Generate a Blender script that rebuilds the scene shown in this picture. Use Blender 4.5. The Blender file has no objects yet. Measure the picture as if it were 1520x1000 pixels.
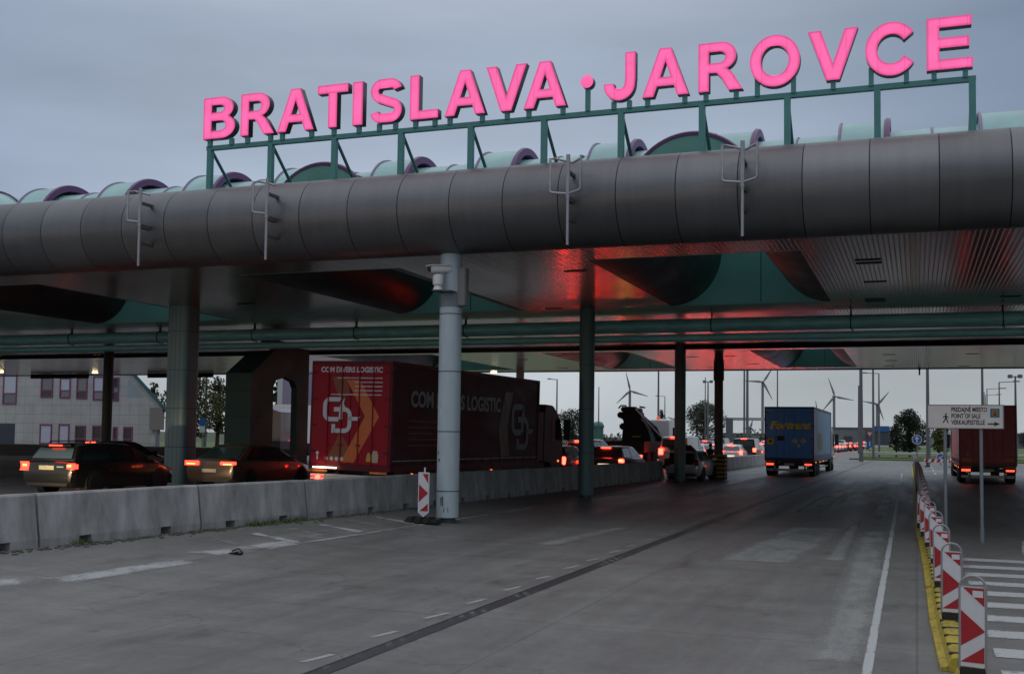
import bpy, bmesh, math, random
from mathutils import Vector, Matrix
random.seed(7)
SC = bpy.context.scene
COL = SC.collection
R = math.radians
PI = math.pi

# ------------------------------------------------------------------ camera
CAMH = 2.1
CX, CY, FPX = 760.0, 555.0, 1634.87
dY = Vector((1360 - CX, 655 - CY, FPX)).normalized()
dX = -Vector((-3700 - CX, 587 - CY, FPX)).normalized()
dZ = dX.cross(dY)
cam_d = bpy.data.cameras.new('camera')
cam = bpy.data.objects.new('camera', cam_d)
COL.objects.link(cam)
cam_d.sensor_width = 36
cam_d.lens = FPX / 1520 * 36
cam_d.shift_y = (CY - 500) / 1520
cam_d.clip_start = 0.1
cam_d.clip_end = 20000
right = Vector((dX[0], dY[0], dZ[0]))
down = Vector((dX[1], dY[1], dZ[1]))
fwd = Vector((dX[2], dY[2], dZ[2]))
cam.matrix_world = Matrix(((right[0], -down[0], -fwd[0], 0), (right[1], -down[1], -fwd[1], 0),
                           (right[2], -down[2], -fwd[2], CAMH), (0, 0, 0, 1)))
SC.camera = cam


def ray(px, py):
    c = Vector(((px - CX) / FPX, (py - CY) / FPX, 1.0))
    return right * c[0] + down * c[1] + fwd * c[2]


def atY(px, py, Y):
    d = ray(px, py)
    t = Y / d[1]
    return Vector((d[0] * t, Y, CAMH + d[2] * t))


def atZ(px, py, Z=0.0):
    d = ray(px, py)
    t = (Z - CAMH) / d[2]
    return Vector((d[0] * t, d[1] * t, Z))


def lerp(x, xs, ys):
    if x <= xs[0]: return ys[0]
    for i in range(len(xs) - 1):
        if x <= xs[i + 1]:
            return ys[i] + (ys[i + 1] - ys[i]) * (x - xs[i]) / (xs[i + 1] - xs[i])
    return ys[-1]


def gz(X):                                  # the carriageway rises gently to the left lanes
    return lerp(-X, [9, 12.3, 15.5], [0, .19, .27])


# ------------------------------------------------------------------ world, sun, exposure
W = bpy.data.worlds.new('World')
SC.world = W
W.use_nodes = True
nt = W.node_tree
bg = nt.nodes['Background']
tc = nt.nodes.new('ShaderNodeTexCoord')
sep = nt.nodes.new('ShaderNodeSeparateXYZ')
nt.links.new(tc.outputs['Generated'], sep.inputs[0])
ramp = nt.nodes.new('ShaderNodeValToRGB')
e = ramp.color_ramp.elements
e[0].position = 0.0; e[0].color = (.36, .405, .44, 1)
e[1].position = 1.0; e[1].color = (.90, .94, 1.0, 1)
for p, c in ((.09, (.320, .370, .425)), (.19, (.228, .288, .400)), (.34, (.165, .218, .315)), (.55, (.46, .50, .57))):
    k = e.new(p); k.color = c + (1,)
nt.links.new(sep.outputs[2], ramp.inputs[0])
mp = nt.nodes.new('ShaderNodeMapping')
mp.inputs['Scale'].default_value = (1.6, 1.6, 7)
nt.links.new(tc.outputs['Generated'], mp.inputs[0])
nz = nt.nodes.new('ShaderNodeTexNoise')
nz.inputs['Scale'].default_value = 1.7
nz.inputs['Detail'].default_value = 5
nt.links.new(mp.outputs[0], nz.inputs['Vector'])
cr = nt.nodes.new('ShaderNodeMapRange')
cr.inputs['From Min'].default_value = .3; cr.inputs['From Max'].default_value = .7
cr.inputs['To Min'].default_value = .87; cr.inputs['To Max'].default_value = 1.13
nt.links.new(nz.outputs[0], cr.inputs[0])
# a paler, thinner patch of cloud in the upper middle of the view
br = nt.nodes.new('ShaderNodeVectorMath'); br.operation = 'DOT_PRODUCT'
nt.links.new(tc.outputs['Generated'], br.inputs[0])
br.inputs[1].default_value = Vector((math.sin(R(-24)) * math.cos(R(24)), math.cos(R(-24)) * math.cos(R(24)), math.sin(R(24))))
bm_ = nt.nodes.new('ShaderNodeMapRange'); bm_.interpolation_type = 'SMOOTHSTEP'
bm_.inputs['From Min'].default_value = math.cos(R(31)); bm_.inputs['From Max'].default_value = math.cos(R(3))
bm_.inputs['To Min'].default_value = 0; bm_.inputs['To Max'].default_value = 1
nt.links.new(br.outputs['Value'], bm_.inputs[0])
bs2 = nt.nodes.new('ShaderNodeVectorMath'); bs2.operation = 'SCALE'
bs2.inputs[0].default_value = (.155, .160, .165)
nt.links.new(bm_.outputs[0], bs2.inputs['Scale'])
badd = nt.nodes.new('ShaderNodeVectorMath'); badd.operation = 'ADD'
nt.links.new(ramp.outputs[0], badd.inputs[0]); nt.links.new(bs2.outputs[0], badd.inputs[1])
mul = nt.nodes.new('ShaderNodeVectorMath'); mul.operation = 'SCALE'
nt.links.new(badd.outputs[0], mul.inputs[0])
nt.links.new(cr.outputs[0], mul.inputs['Scale'])
sky = nt.nodes.new('ShaderNodeTexSky')
sky.sky_type = 'NISHITA'
sky.sun_disc = False
sky.sun_elevation = R(4)
sky.sun_rotation = R(200)
sc2 = nt.nodes.new('ShaderNodeVectorMath'); sc2.operation = 'SCALE'
sc2.inputs['Scale'].default_value = .012
nt.links.new(sky.outputs[0], sc2.inputs[0])
add = nt.nodes.new('ShaderNodeVectorMath'); add.operation = 'ADD'
nt.links.new(mul.outputs[0], add.inputs[0])
nt.links.new(sc2.outputs[0], add.inputs[1])
nt.links.new(add.outputs[0], bg.inputs['Color'])
bg.inputs['Strength'].default_value = 1.08

sl = bpy.data.lights.new('sun', 'SUN')
sl.energy = 0.12
sl.angle = R(40)
sl.color = (.95, .97, 1.0)
so = bpy.data.objects.new('sun', sl)
COL.objects.link(so)
so.location = (0, -20, 60)
so.rotation_euler = (R(38), 0, R(20))

SC.view_settings.view_transform = 'Standard'
SC.view_settings.look = 'None'
SC.view_settings.exposure = 0.0
SC.view_settings.gamma = 1.0
SC.render.engine = 'CYCLES'
SC.cycles.use_denoising = True
SC.cycles.max_bounces = 6
SC.cycles.diffuse_bounces = 3
SC.cycles.glossy_bounces = 4
SC.cycles.transmission_bounces = 4
SC.cycles.sample_clamp_indirect = 4.0
SC.cycles.caustics_reflective = True


# ------------------------------------------------------------------ materials
MC = {}


def mat(name, col=(.5, .5, .5), rough=.6, metal=0.0, var=0.0, vscale=3.0, stretch=(1, 1, 1), bump=0.0, bscale=20.0,
        emit=None, estr=0.0, spec=.5, dirt=0.0, coat=0.0):
    if name in MC: return MC[name]
    m = bpy.data.materials.new(name)
    MC[name] = m
    m.use_nodes = True
    t = m.node_tree
    b = t.nodes['Principled BSDF']
    b.inputs['Base Color'].default_value = tuple(col) + (1,)
    b.inputs['Roughness'].default_value = rough
    b.inputs['Metallic'].default_value = metal
    b.inputs['Specular IOR Level'].default_value = spec
    b.inputs['Coat Weight'].default_value = coat
    if emit:
        b.inputs['Emission Color'].default_value = tuple(emit) + (1,)
        b.inputs['Emission Strength'].default_value = estr
    if var or bump or dirt:
        co = t.nodes.new('ShaderNodeTexCoord')
        mpn = t.nodes.new('ShaderNodeMapping')
        mpn.inputs['Scale'].default_value = stretch
        t.links.new(co.outputs['Object'], mpn.inputs[0])
    if var:
        n = t.nodes.new('ShaderNodeTexNoise')
        n.inputs['Scale'].default_value = vscale
        n.inputs['Detail'].default_value = 7
        n.inputs['Roughness'].default_value = .65
        t.links.new(mpn.outputs[0], n.inputs['Vector'])
        r = t.nodes.new('ShaderNodeMapRange')
        r.inputs['From Min'].default_value = .3; r.inputs['From Max'].default_value = .7
        r.inputs['To Min'].default_value = 1 - var; r.inputs['To Max'].default_value = 1 + var
        t.links.new(n.outputs[0], r.inputs[0])
        s = t.nodes.new('ShaderNodeVectorMath'); s.operation = 'SCALE'
        s.inputs[0].default_value = col
        t.links.new(r.outputs[0], s.inputs['Scale'])
        t.links.new(s.outputs[0], b.inputs['Base Color'])
        r2 = t.nodes.new('ShaderNodeMapRange')
        r2.inputs['From Min'].default_value = .3; r2.inputs['From Max'].default_value = .7
        r2.inputs['To Min'].default_value = max(.05, rough - .12); r2.inputs['To Max'].default_value = min(1, rough + .12)
        t.links.new(n.outputs[0], r2.inputs[0])
        t.links.new(r2.outputs[0], b.inputs['Roughness'])
    if bump:
        n2 = t.nodes.new('ShaderNodeTexNoise')
        n2.inputs['Scale'].default_value = bscale
        n2.inputs['Detail'].default_value = 4
        t.links.new(mpn.outputs[0], n2.inputs['Vector'])
        bp = t.nodes.new('ShaderNodeBump')
        bp.inputs['Strength'].default_value = bump
        bp.inputs['Distance'].default_value = .02
        t.links.new(n2.outputs[0], bp.inputs['Height'])
        t.links.new(bp.outputs[0], b.inputs['Normal'])
    return m


def glow(name, col, strength):
    return mat(name, (.02, .02, .02), .3, emit=col, estr=strength)


class NB:                                       # small node builder
    def __init__(s, name):
        s.m = bpy.data.materials.new(name); s.m.use_nodes = True
        s.t = s.m.node_tree; s.b = s.t.nodes['Principled BSDF']; MC[name] = s.m

    def n(s, typ, **kw):
        x = s.t.nodes.new('ShaderNode' + typ)
        for k, v in kw.items(): setattr(x, k, v)
        return x

    def l(s, a, b): s.t.links.new(a, b)

    def math(s, op, a, b=None, c=None):
        x = s.n('Math', operation=op)
        for i, v in enumerate((a, b, c)):
            if v is None: continue
            if isinstance(v, (int, float)): x.inputs[i].default_value = v
            else: s.l(v, x.inputs[i])
        return x.outputs[0]

    def noise(s, vec, scale, detail=5, rough=.6):
        x = s.n('TexNoise'); x.inputs['Scale'].default_value = scale; x.inputs['Detail'].default_value = detail
        x.inputs['Roughness'].default_value = rough
        s.l(vec, x.inputs['Vector']); return x.outputs[0]

    def map(s, vec, scale):
        x = s.n('Mapping'); x.inputs['Scale'].default_value = scale; s.l(vec, x.inputs[0]); return x.outputs[0]

    def rng(s, v, a, b, c, d):
        x = s.n('MapRange'); s.l(v, x.inputs[0])
        for i, q in enumerate((a, b, c, d)): x.inputs[i + 1].default_value = q
        return x.outputs[0]

    def mix(s, f, a, b):
        x = s.n('Mix', data_type='RGBA')
        if isinstance(f, float): x.inputs[0].default_value = f
        else: s.l(f, x.inputs[0])
        for i, v in ((6, a), (7, b)):
            if isinstance(v, tuple): x.inputs[i].default_value = v + (1,)
            else: s.l(v, x.inputs[i])
        return x.outputs[2]


def road_material(name, base, base2, joint_len=6.0, rough=.52):
    k = NB(name)
    co = k.n('TexCoord').outputs['Object']
    sp = k.n('SeparateXYZ'); k.l(co, sp.inputs[0])
    big = k.noise(k.map(co, (.25, .09, 1)), 1.0, 6)
    streak = k.noise(k.map(co, (1.1, .07, 1)), 1.0, 6, .7)
    cross = k.noise(k.map(co, (.12, 1.3, 1)), 1.0, 5)
    fine = k.noise(co, 60, 5, .8)
    mid = k.noise(k.map(co, (1, .6, 1)), 2.6, 6, .7)
    c = k.mix(k.rng(big, .35, .65, 0, 1), base, base2)
    f = k.math('MULTIPLY', k.rng(streak, .3, .7, .87, 1.1), k.rng(mid, .3, .7, .84, 1.13))
    grit = k.noise(k.map(co, (1, .7, 1)), 11, 6, .8)
    f = k.math('MULTIPLY', f, k.rng(fine, .3, .7, .74, 1.24))
    f = k.math('MULTIPLY', f, k.rng(grit, .3, .7, .84, 1.14))
    skid = k.noise(k.map(co, (.30, 2.2, 1)), 1.7, 4, .6)          # short dark transverse scuffs
    f = k.math('MULTIPLY', f, k.rng(skid, .62, .72, 1, .74))
    vor = k.n('TexVoronoi', feature='DISTANCE_TO_EDGE'); vor.inputs['Scale'].default_value = .16
    wv = k.n('VectorMath', operation='ADD'); k.l(co, wv.inputs[0])
    ws = k.n('VectorMath', operation='SCALE'); wn_ = k.n('TexNoise'); wn_.inputs['Scale'].default_value = .9; wn_.inputs['Detail'].default_value = 6; k.l(co, wn_.inputs['Vector'])
    k.l(wn_.outputs['Color'], ws.inputs[0]); ws.inputs['Scale'].default_value = 1.6; k.l(ws.outputs[0], wv.inputs[1]); k.l(wv.outputs[0], vor.inputs['Vector'])
    f = k.math('MULTIPLY', f, k.rng(vor.outputs['Distance'], .0008, .0035, .70, 1))
    spot = k.n('TexVoronoi'); spot.inputs['Scale'].default_value = 1.15; spot.inputs['Randomness'].default_value = 1; k.l(k.map(co, (1, .8, 1)), spot.inputs['Vector'])
    f = k.math('MULTIPLY', f, k.rng(spot.outputs['Distance'], .035, .075, .62, 1))
    f = k.math('MULTIPLY', f, k.rng(cross, .3, .7, .86, 1.1))
    stain = k.noise(k.map(co, (.9, .35, 1)), 1.3, 4, .6)
    f = k.math('MULTIPLY', f, k.rng(stain, .60, .72, 1, .66))
    # slab joints across the carriageway
    y = k.math('ADD', k.math('DIVIDE', sp.outputs[1], joint_len), k.math('MULTIPLY', mid, .004))
    fr = k.math('ABSOLUTE', k.math('SUBTRACT', k.math('FRACT', y), .5))
    f = k.math('MULTIPLY', f, k.rng(fr, .4965, .4985, 1, .62))
    fx = k.math('ABSOLUTE', k.math('SUBTRACT', k.math('FRACT', k.math('ADD', k.math('DIVIDE', sp.outputs[0], 3.85), k.math('MULTIPLY', mid, .003))), .5))
    f = k.math('MULTIPLY', f, k.rng(fx, .4955, .498, 1, .72))
    s = k.n('VectorMath', operation='SCALE'); k.l(c, s.inputs[0]); k.l(f, s.inputs['Scale'])
    k.l(s.outputs[0], k.b.inputs['Base Color'])
    k.l(k.rng(streak, .3, .7, rough - .14, rough + .12), k.b.inputs['Roughness'])
    bp = k.n('Bump'); bp.inputs['Strength'].default_value = .35; bp.inputs['Distance'].default_value = .006
    k.l(fine, bp.inputs['Height']); k.l(bp.outputs[0], k.b.inputs['Normal'])
    return k.m


def worn_paint(name, col, ground, cover=.5, sharp=.1, scale=2.2, edge=.22):
    """road paint that has flaked away: where it is gone the road below shows"""
    k = NB(name)
    co = k.n('TexCoord').outputs['Object']
    a = k.noise(k.map(co, (1.3, .55, 1)), scale, 8, .72)
    fine = k.noise(co, 26, 5, .75)
    at = k.n('Attribute', attribute_name='rim').outputs['Fac']
    v = k.math('ADD', a, k.math('MULTIPLY', k.math('SUBTRACT', fine, .5), .45))
    v = k.math('SUBTRACT', v, k.math('MULTIPLY', k.math('SUBTRACT', 1.0, at), edge))
    f = k.rng(v, 1 - cover - sharp, 1 - cover + sharp, 0, .92)
    s = k.n('VectorMath', operation='SCALE'); s.inputs[0].default_value = col; k.l(k.rng(fine, .3, .7, .85, 1.1), s.inputs['Scale'])
    k.l(s.outputs[0], k.b.inputs['Base Color'])
    k.b.inputs['Roughness'].default_value = .5
    tr = k.n('BsdfTransparent'); mx = k.n('MixShader')
    k.l(f, mx.inputs[0]); k.l(tr.outputs[0], mx.inputs[1]); k.l(k.b.outputs[0], mx.inputs[2])
    k.l(mx.outputs[0], k.t.nodes['Material Output'].inputs['Surface'])
    return k.m


def panel_material(name, col, period, phase, rough, metal, seam=.012, axis=0, jitter=.14):
    k = NB(name)
    co = k.n('TexCoord').outputs['Object']
    sp = k.n('SeparateXYZ'); k.l(co, sp.inputs[0])
    u = k.math('DIVIDE', k.math('SUBTRACT', sp.outputs[axis], phase), period)
    fr = k.math('ABSOLUTE', k.math('SUBTRACT', k.math('FRACT', k.math('ADD', u, .5)), .5))
    line = k.rng(fr, seam * .6, seam, .12, 1)
    wn = k.n('TexWhiteNoise', noise_dimensions='1D'); k.l(k.math('FLOOR', u), wn.inputs['W'])
    n = k.noise(k.map(co, (.5, 1.5, 1.5)), 1.2, 6)
    rain = k.noise(k.map(co, (3.2, .25, .25)), 1.4, 6, .7)
    line = k.math('MULTIPLY', line, k.rng(rain, .35, .68, .93, 1.04))
    f = k.math('MULTIPLY', line, k.rng(wn.outputs[0], 0, 1, 1 - jitter, 1 + jitter))
    f = k.math('MULTIPLY', f, k.rng(n, .3, .7, .9, 1.1))
    s = k.n('VectorMath', operation='SCALE'); s.inputs[0].default_value = col; k.l(f, s.inputs['Scale'])
    k.l(s.outputs[0], k.b.inputs['Base Color'])
    k.b.inputs['Metallic'].default_value = metal
    k.l(k.rng(n, .3, .7, rough - .05, rough + .08), k.b.inputs['Roughness'])
    bp = k.n('Bump'); bp.inputs['Strength'].default_value = .5; bp.inputs['Distance'].default_value = .01
    k.l(line, bp.inputs['Height']); k.l(bp.outputs[0], k.b.inputs['Normal'])
    return k.m


def slat_material(name, col, rough, metal, period=.15, strength=.25, seam=True):
    k = NB(name)
    co = k.n('TexCoord').outputs['Object']
    sp = k.n('SeparateXYZ'); k.l(co, sp.inputs[0])
    u = k.math('DIVIDE', sp.outputs[0], period)
    fr = k.math('SUBTRACT', k.math('FRACT', u), .5)
    ab = k.math('ABSOLUTE', fr)
    # each slat has rolled edges and hangs at a slightly different angle
    wn = k.n('TexWhiteNoise', noise_dimensions='1D'); k.l(k.math('FLOOR', u), wn.inputs['W'])
    tilt = k.math('MULTIPLY', k.math('SUBTRACT', wn.outputs[0], .5), fr)
    h = k.math('ADD', k.math('MULTIPLY', k.math('POWER', k.math('MULTIPLY', ab, 2), 6), .6), k.math('MULTIPLY', tilt, .38))
    wob = k.noise(k.map(co, (1.2, .10, 1)), 1.0, 2)
    h = k.math('ADD', h, k.math('MULTIPLY', wob, .35))
    n = k.noise(k.map(co, (.5, .12, 1)), 1.4, 6)
    f = k.math('MULTIPLY', k.rng(ab, .46, .49, 1, .82), k.rng(n, .3, .7, .82, 1.15))
    if seam:
        v = k.math('DIVIDE', sp.outputs[1], 2.4)
        fv = k.math('ABSOLUTE', k.math('SUBTRACT', k.math('FRACT', k.math('ADD', v, k.math('MULTIPLY', wn.outputs[0], .0))), .5))
        f = k.math('MULTIPLY', f, k.rng(fv, .494, .498, 1, .45))
    s = k.n('VectorMath', operation='SCALE'); s.inputs[0].default_value = col; k.l(f, s.inputs['Scale'])
    k.l(s.outputs[0], k.b.inputs['Base Color'])
    k.b.inputs['Metallic'].default_value = metal
    k.l(k.rng(n, .3, .7, rough - .03, rough + .05), k.b.inputs['Roughness'])
    bp = k.n('Bump'); bp.inputs['Strength'].default_value = strength; bp.inputs['Distance'].default_value = .01
    k.l(h, bp.inputs['Height']); k.l(bp.outputs[0], k.b.inputs['Normal'])
    return k.m


def translucent(name, col, tcol, fac=.5, rough=.3):
    k = NB(name)
    co = k.n('TexCoord').outputs['Object']
    n = k.noise(k.map(co, (1, 1, 1)), .9, 6)
    s = k.n('VectorMath', operation='SCALE'); s.inputs[0].default_value = col; k.l(k.rng(n, .3, .7, .85, 1.12), s.inputs['Scale'])
    k.l(s.outputs[0], k.b.inputs['Base Color'])
    k.b.inputs['Roughness'].default_value = rough
    tr = k.n('BsdfTranslucent'); tr.inputs[0].default_value = tcol + (1,)
    mx = k.n('MixShader'); mx.inputs[0].default_value = fac
    k.l(k.b.outputs[0], mx.inputs[1]); k.l(tr.outputs[0], mx.inputs[2])
    k.l(mx.outputs[0], k.t.nodes['Material Output'].inputs['Surface'])
    return k.m


def leaf_material(name, col, trans=.3):
    k = NB(name)
    co = k.n('TexCoord').outputs['Object']
    n = k.noise(co, .9, 3)
    wn = k.n('TexWhiteNoise', noise_dimensions='1D')
    geo = k.n('NewGeometry')
    f = k.math('MULTIPLY', k.rng(n, .3, .7, .6, 1.35), k.rng(geo.outputs['Random Per Island'], 0, 1, .65, 1.3))
    s = k.n('VectorMath', operation='SCALE'); s.inputs[0].default_value = col; k.l(f, s.inputs['Scale'])
    k.l(s.outputs[0], k.b.inputs['Base Color'])
    k.b.inputs['Roughness'].default_value = .6
    tr = k.n('BsdfTranslucent'); k.l(s.outputs[0], tr.inputs[0])
    mx = k.n('MixShader'); mx.inputs[0].default_value = trans
    k.l(k.b.outputs[0], mx.inputs[1]); k.l(tr.outputs[0], mx.inputs[2])
    k.l(mx.outputs[0], k.t.nodes['Material Output'].inputs['Surface'])
    return k.m


# ------------------------------------------------------------------ mesh helpers
class MB:
    def __init__(s): s.bm = bmesh.new(); s.mi = 0

    def face(s, pts, mi=None):
        vs = [s.bm.verts.new(p) for p in pts]
        try:
            f = s.bm.faces.new(vs)
        except ValueError:
            return None
        f.material_index = s.mi if mi is None else mi
        return f

    def box(s, x0, y0, z0, x1, y1, z1, bev=0.0, mi=None, M=None):
        b = bmesh.new()
        bmesh.ops.create_cube(b, size=1)
        for v in b.verts:
            v.co = Vector(((x0 + x1) / 2 + v.co.x * (x1 - x0), (y0 + y1) / 2 + v.co.y * (y1 - y0), (z0 + z1) / 2 + v.co.z * (z1 - z0)))
        if bev: bmesh.ops.bevel(b, geom=b.edges[:], offset=bev, segments=2, affect='EDGES')
        s.merge(b, mi, M)

    def merge(s, b, mi=None, M=None):
        mp_ = {}
        for v in b.verts:
            mp_[v] = s.bm.verts.new(M @ v.co if M else v.co)
        for f in b.faces:
            try:
                g = s.bm.faces.new([mp_[v] for v in f.verts])
                g.material_index = s.mi if mi is None else mi
            except ValueError:
                pass
        b.free()

    def tube(s, pts, r, n=10, caps=True, mi=None):
        pts = [Vector(p) for p in pts]
        rs = r if isinstance(r, (list, tuple)) else [r] * len(pts)
        rings = []
        up0 = None
        for i, p in enumerate(pts):
            d = (pts[min(i + 1, len(pts) - 1)] - pts[max(i - 1, 0)]).normalized()
            if up0 is None:
                up0 = Vector((0, 0, 1)) if abs(d.z) < .9 else Vector((0, 1, 0))
            a = d.cross(up0).normalized(); b = a.cross(d).normalized()
            up0 = b
            rings.append([p + (a * math.cos(2 * PI * j / n) + b * math.sin(2 * PI * j / n)) * rs[i] for j in range(n)])
        s.loft(rings, True, caps, mi)

    def loft(s, rings, closed=True, caps=False, mi=None):
        vr = [[s.bm.verts.new(p) for p in r] for r in rings]
        n = len(vr[0])
        for i in range(len(vr) - 1):
            for j in range(n if closed else n - 1):
                q = [vr[i][j], vr[i][(j + 1) % n], vr[i + 1][(j + 1) % n], vr[i + 1][j]]
                try:
                    f = s.bm.faces.new(q); f.material_index = s.mi if mi is None else mi
                except ValueError: pass
        if caps:
            for r in (vr[0][::-1], vr[-1]):
                try:
                    f = s.bm.faces.new(r); f.material_index = s.mi if mi is None else mi
                except ValueError: pass

    def prism(s, poly, axis, a, b, mi=None, M=None):
        def P(u, v, w):
            p = {'x': (w, u, v), 'y': (u, w, v), 'z': (u, v, w)}[axis]
            return M @ Vector(p) if M else Vector(p)
        A = [s.bm.verts.new(P(u, v, a)) for u, v in poly]
        B = [s.bm.verts.new(P(u, v, b)) for u, v in poly]
        n = len(poly)
        fs = []
        for i in range(n):
            fs.append(s.bm.faces.new([A[i], A[(i + 1) % n], B[(i + 1) % n], B[i]]))
        fs.append(s.bm.faces.new(A[::-1])); fs.append(s.bm.faces.new(B))
        for f in fs: f.material_index = s.mi if mi is None else mi

    def lathe(s, prof, n=20, o=(0, 0, 0), axis='z', mi=None):
        rings = []
        for r, h in prof:
            ring = []
            for j in range(n):
                a = 2 * PI * j / n
                c, d = r * math.cos(a), r * math.sin(a)
                p = {'z': (c, d, h), 'x': (h, c, d), 'y': (c, h, d)}[axis]
                ring.append(Vector(p) + Vector(o))
            rings.append(ring)
        s.loft(rings, True, True, mi)

    def sphere(s, c, r, seg=12, ring=8, mi=None):
        b = bmesh.new()
        bmesh.ops.create_uvsphere(b, u_segments=seg, v_segments=ring, radius=1)
        rr = r if isinstance(r, (tuple, list)) else (r, r, r)
        for v in b.verts: v.co = Vector((c[0] + v.co.x * rr[0], c[1] + v.co.y * rr[1], c[2] + v.co.z * rr[2]))
        s.merge(b, mi)

    def build(s, name, mats, parent=None, smooth=40, fixn=True):
        if fixn: bmesh.ops.recalc_face_normals(s.bm, faces=s.bm.faces[:])
        me = bpy.data.meshes.new(name)
        s.bm.to_mesh(me); s.bm.free()
        if not isinstance(mats, (list, tuple)): mats = [mats]
        for m in mats: me.materials.append(m)
        if smooth:
            for p in me.polygons: p.use_smooth = True
            me.set_sharp_from_angle(angle=R(smooth))
        o = bpy.data.objects.new(name, me)
        COL.objects.link(o)
        if parent is not None:
            root = parent
            while root.parent is not None: root = root.parent
            o.parent = parent
        return o


def tag(o, label=None, cat=None, group=None, kind=None):
    if label: o['label'] = label
    if cat: o['category'] = cat
    if group: o['group'] = group
    if kind: o['kind'] = kind
    return o


def thing(name, label, cat, loc=(0, 0, 0), rz=0.0, group=None, rx=0.0, ry=0.0):
    o = bpy.data.objects.new(name, None)
    o.empty_display_size = .3
    COL.objects.link(o)
    o.location = loc
    o.rotation_euler = (rx, ry, rz)
    return tag(o, label, cat, group)


def copy_tree(o, parent=None):
    c = o.copy()
    COL.objects.link(c)
    c.parent = parent
    for ch in list(o.children): copy_tree(ch, c)
    return c


def setmat(o, idx, m):                          # object-linked material: copies share the mesh
    o.material_slots[idx].link = 'OBJECT'
    o.material_slots[idx].material = m


def text_mesh(txt, size, bold=0.0, shear=0.0, align='CENTER', width=None, extrude=0.004):
    cu = bpy.data.curves.new('t', 'FONT')
    cu.body = txt; cu.size = size; cu.offset = bold; cu.shear = shear
    cu.align_x = align; cu.align_y = 'CENTER'; cu.extrude = extrude
    cu.resolution_u = 3
    ob = bpy.data.objects.new('t', cu)
    COL.objects.link(ob)
    dg = bpy.context.evaluated_depsgraph_get()
    me = bpy.data.meshes.new_from_object(ob.evaluated_get(dg))
    bpy.data.objects.remove(ob); bpy.data.curves.remove(cu)
    if width:
        xs = [v.co.x for v in me.vertices]
        k = width / (max(xs) - min(xs))
        for v in me.vertices: v.co.x *= k
    return me


def text(name, txt, size, m, parent, loc, rot=(R(90), 0, 0), **kw):
    me = text_mesh(txt, size, **kw)
    me.name = name
    me.materials.clear(); me.materials.append(m)
    o = bpy.data.objects.new(name, me)
    COL.objects.link(o)
    o.parent = parent; o.location = loc; o.rotation_euler = rot
    return o


def outline_mesh(name, outs, holes, z0, z1):
    """flat polygon with holes, thickness z0..z1, made with a filled 2D curve"""
    cu = bpy.data.curves.new(name, 'CURVE'); cu.dimensions = '2D'; cu.fill_mode = 'BOTH'
    cu.extrude = abs(z1 - z0) / 2
    for pts in list(outs) + list(holes):
        sp = cu.splines.new('POLY'); sp.points.add(len(pts) - 1)
        for i, (x, y) in enumerate(pts): sp.points[i].co = (x, y, 0, 1)
        sp.use_cyclic_u = True
    ob = bpy.data.objects.new('t', cu); COL.objects.link(ob)
    dg = bpy.context.evaluated_depsgraph_get()
    me = bpy.data.meshes.new_from_object(ob.evaluated_get(dg))
    bpy.data.objects.remove(ob); bpy.data.curves.remove(cu)
    for v in me.vertices: v.co.z += (z0 + z1) / 2
    me.name = name
    return me


def arc(cx, cy, rx, ry, a0, a1, n=14):
    return [(cx + rx * math.cos(R(a0 + (a1 - a0) * i / n)), cy + ry * math.sin(R(a0 + (a1 - a0) * i / n))) for i in range(n + 1)]


def stroke(pts, w):
    L, Rr = [], []
    n = len(pts)
    for i, (x, y) in enumerate(pts):
        a = pts[max(i - 1, 0)]; b = pts[min(i + 1, n - 1)]
        dx, dy = b[0] - a[0], b[1] - a[1]
        l = math.hypot(dx, dy) or 1
        nx, ny = -dy / l, dx / l
        L.append((x + nx * w / 2, y + ny * w / 2)); Rr.append((x - nx * w / 2, y - ny * w / 2))
    return L + Rr[::-1]

# ================================================================== SETTING
road_m = road_material('concrete_road', (.182, .175, .165), (.140, .137, .132))
field_m = mat('field', (.055, .075, .03), .9, var=.35, vscale=.02)
grass_m = mat('grass_turf', (.085, .13, .03), .9, var=.35, vscale=.8, bump=.4, bscale=8)


def sheet(name, xs, y0, y1, dz, m, ys=None):
    b = MB()
    ys = ys or [y0, y1]
    xs = sorted(set(xs + [x for x in (-9, -12.3, -15.5) if min(xs) < x < max(xs)]))
    for i in range(len(xs) - 1):
        for j in range(len(ys) - 1):
            b.face([(xs[i], ys[j], gz(xs[i]) + dz), (xs[i + 1], ys[j], gz(xs[i + 1]) + dz),
                    (xs[i + 1], ys[j + 1], gz(xs[i + 1]) + dz), (xs[i], ys[j + 1], gz(xs[i]) + dz)])
    return b.build(name, m, None, smooth=0)


tag(sheet('ground', [-7000, 7000], -300, 12000, -.06, field_m, [-300, 0, 500, 3000, 12000]), kind='structure')
tag(sheet('road', [-120, 34], -40, 520, 0, road_m, [-40, 520]), kind='structure')

white_worn = worn_paint('worn_white_paint', (.42, .43, .43), (.16, .157, .15), .57, .10)
white_thin = worn_paint('thin_white_paint', (.33, .33, .32), (.155, .152, .145), .46, .16)
white_road = worn_paint('white_road_paint', (.50, .51, .51), (.2, .195, .19), .76, .12)


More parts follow.
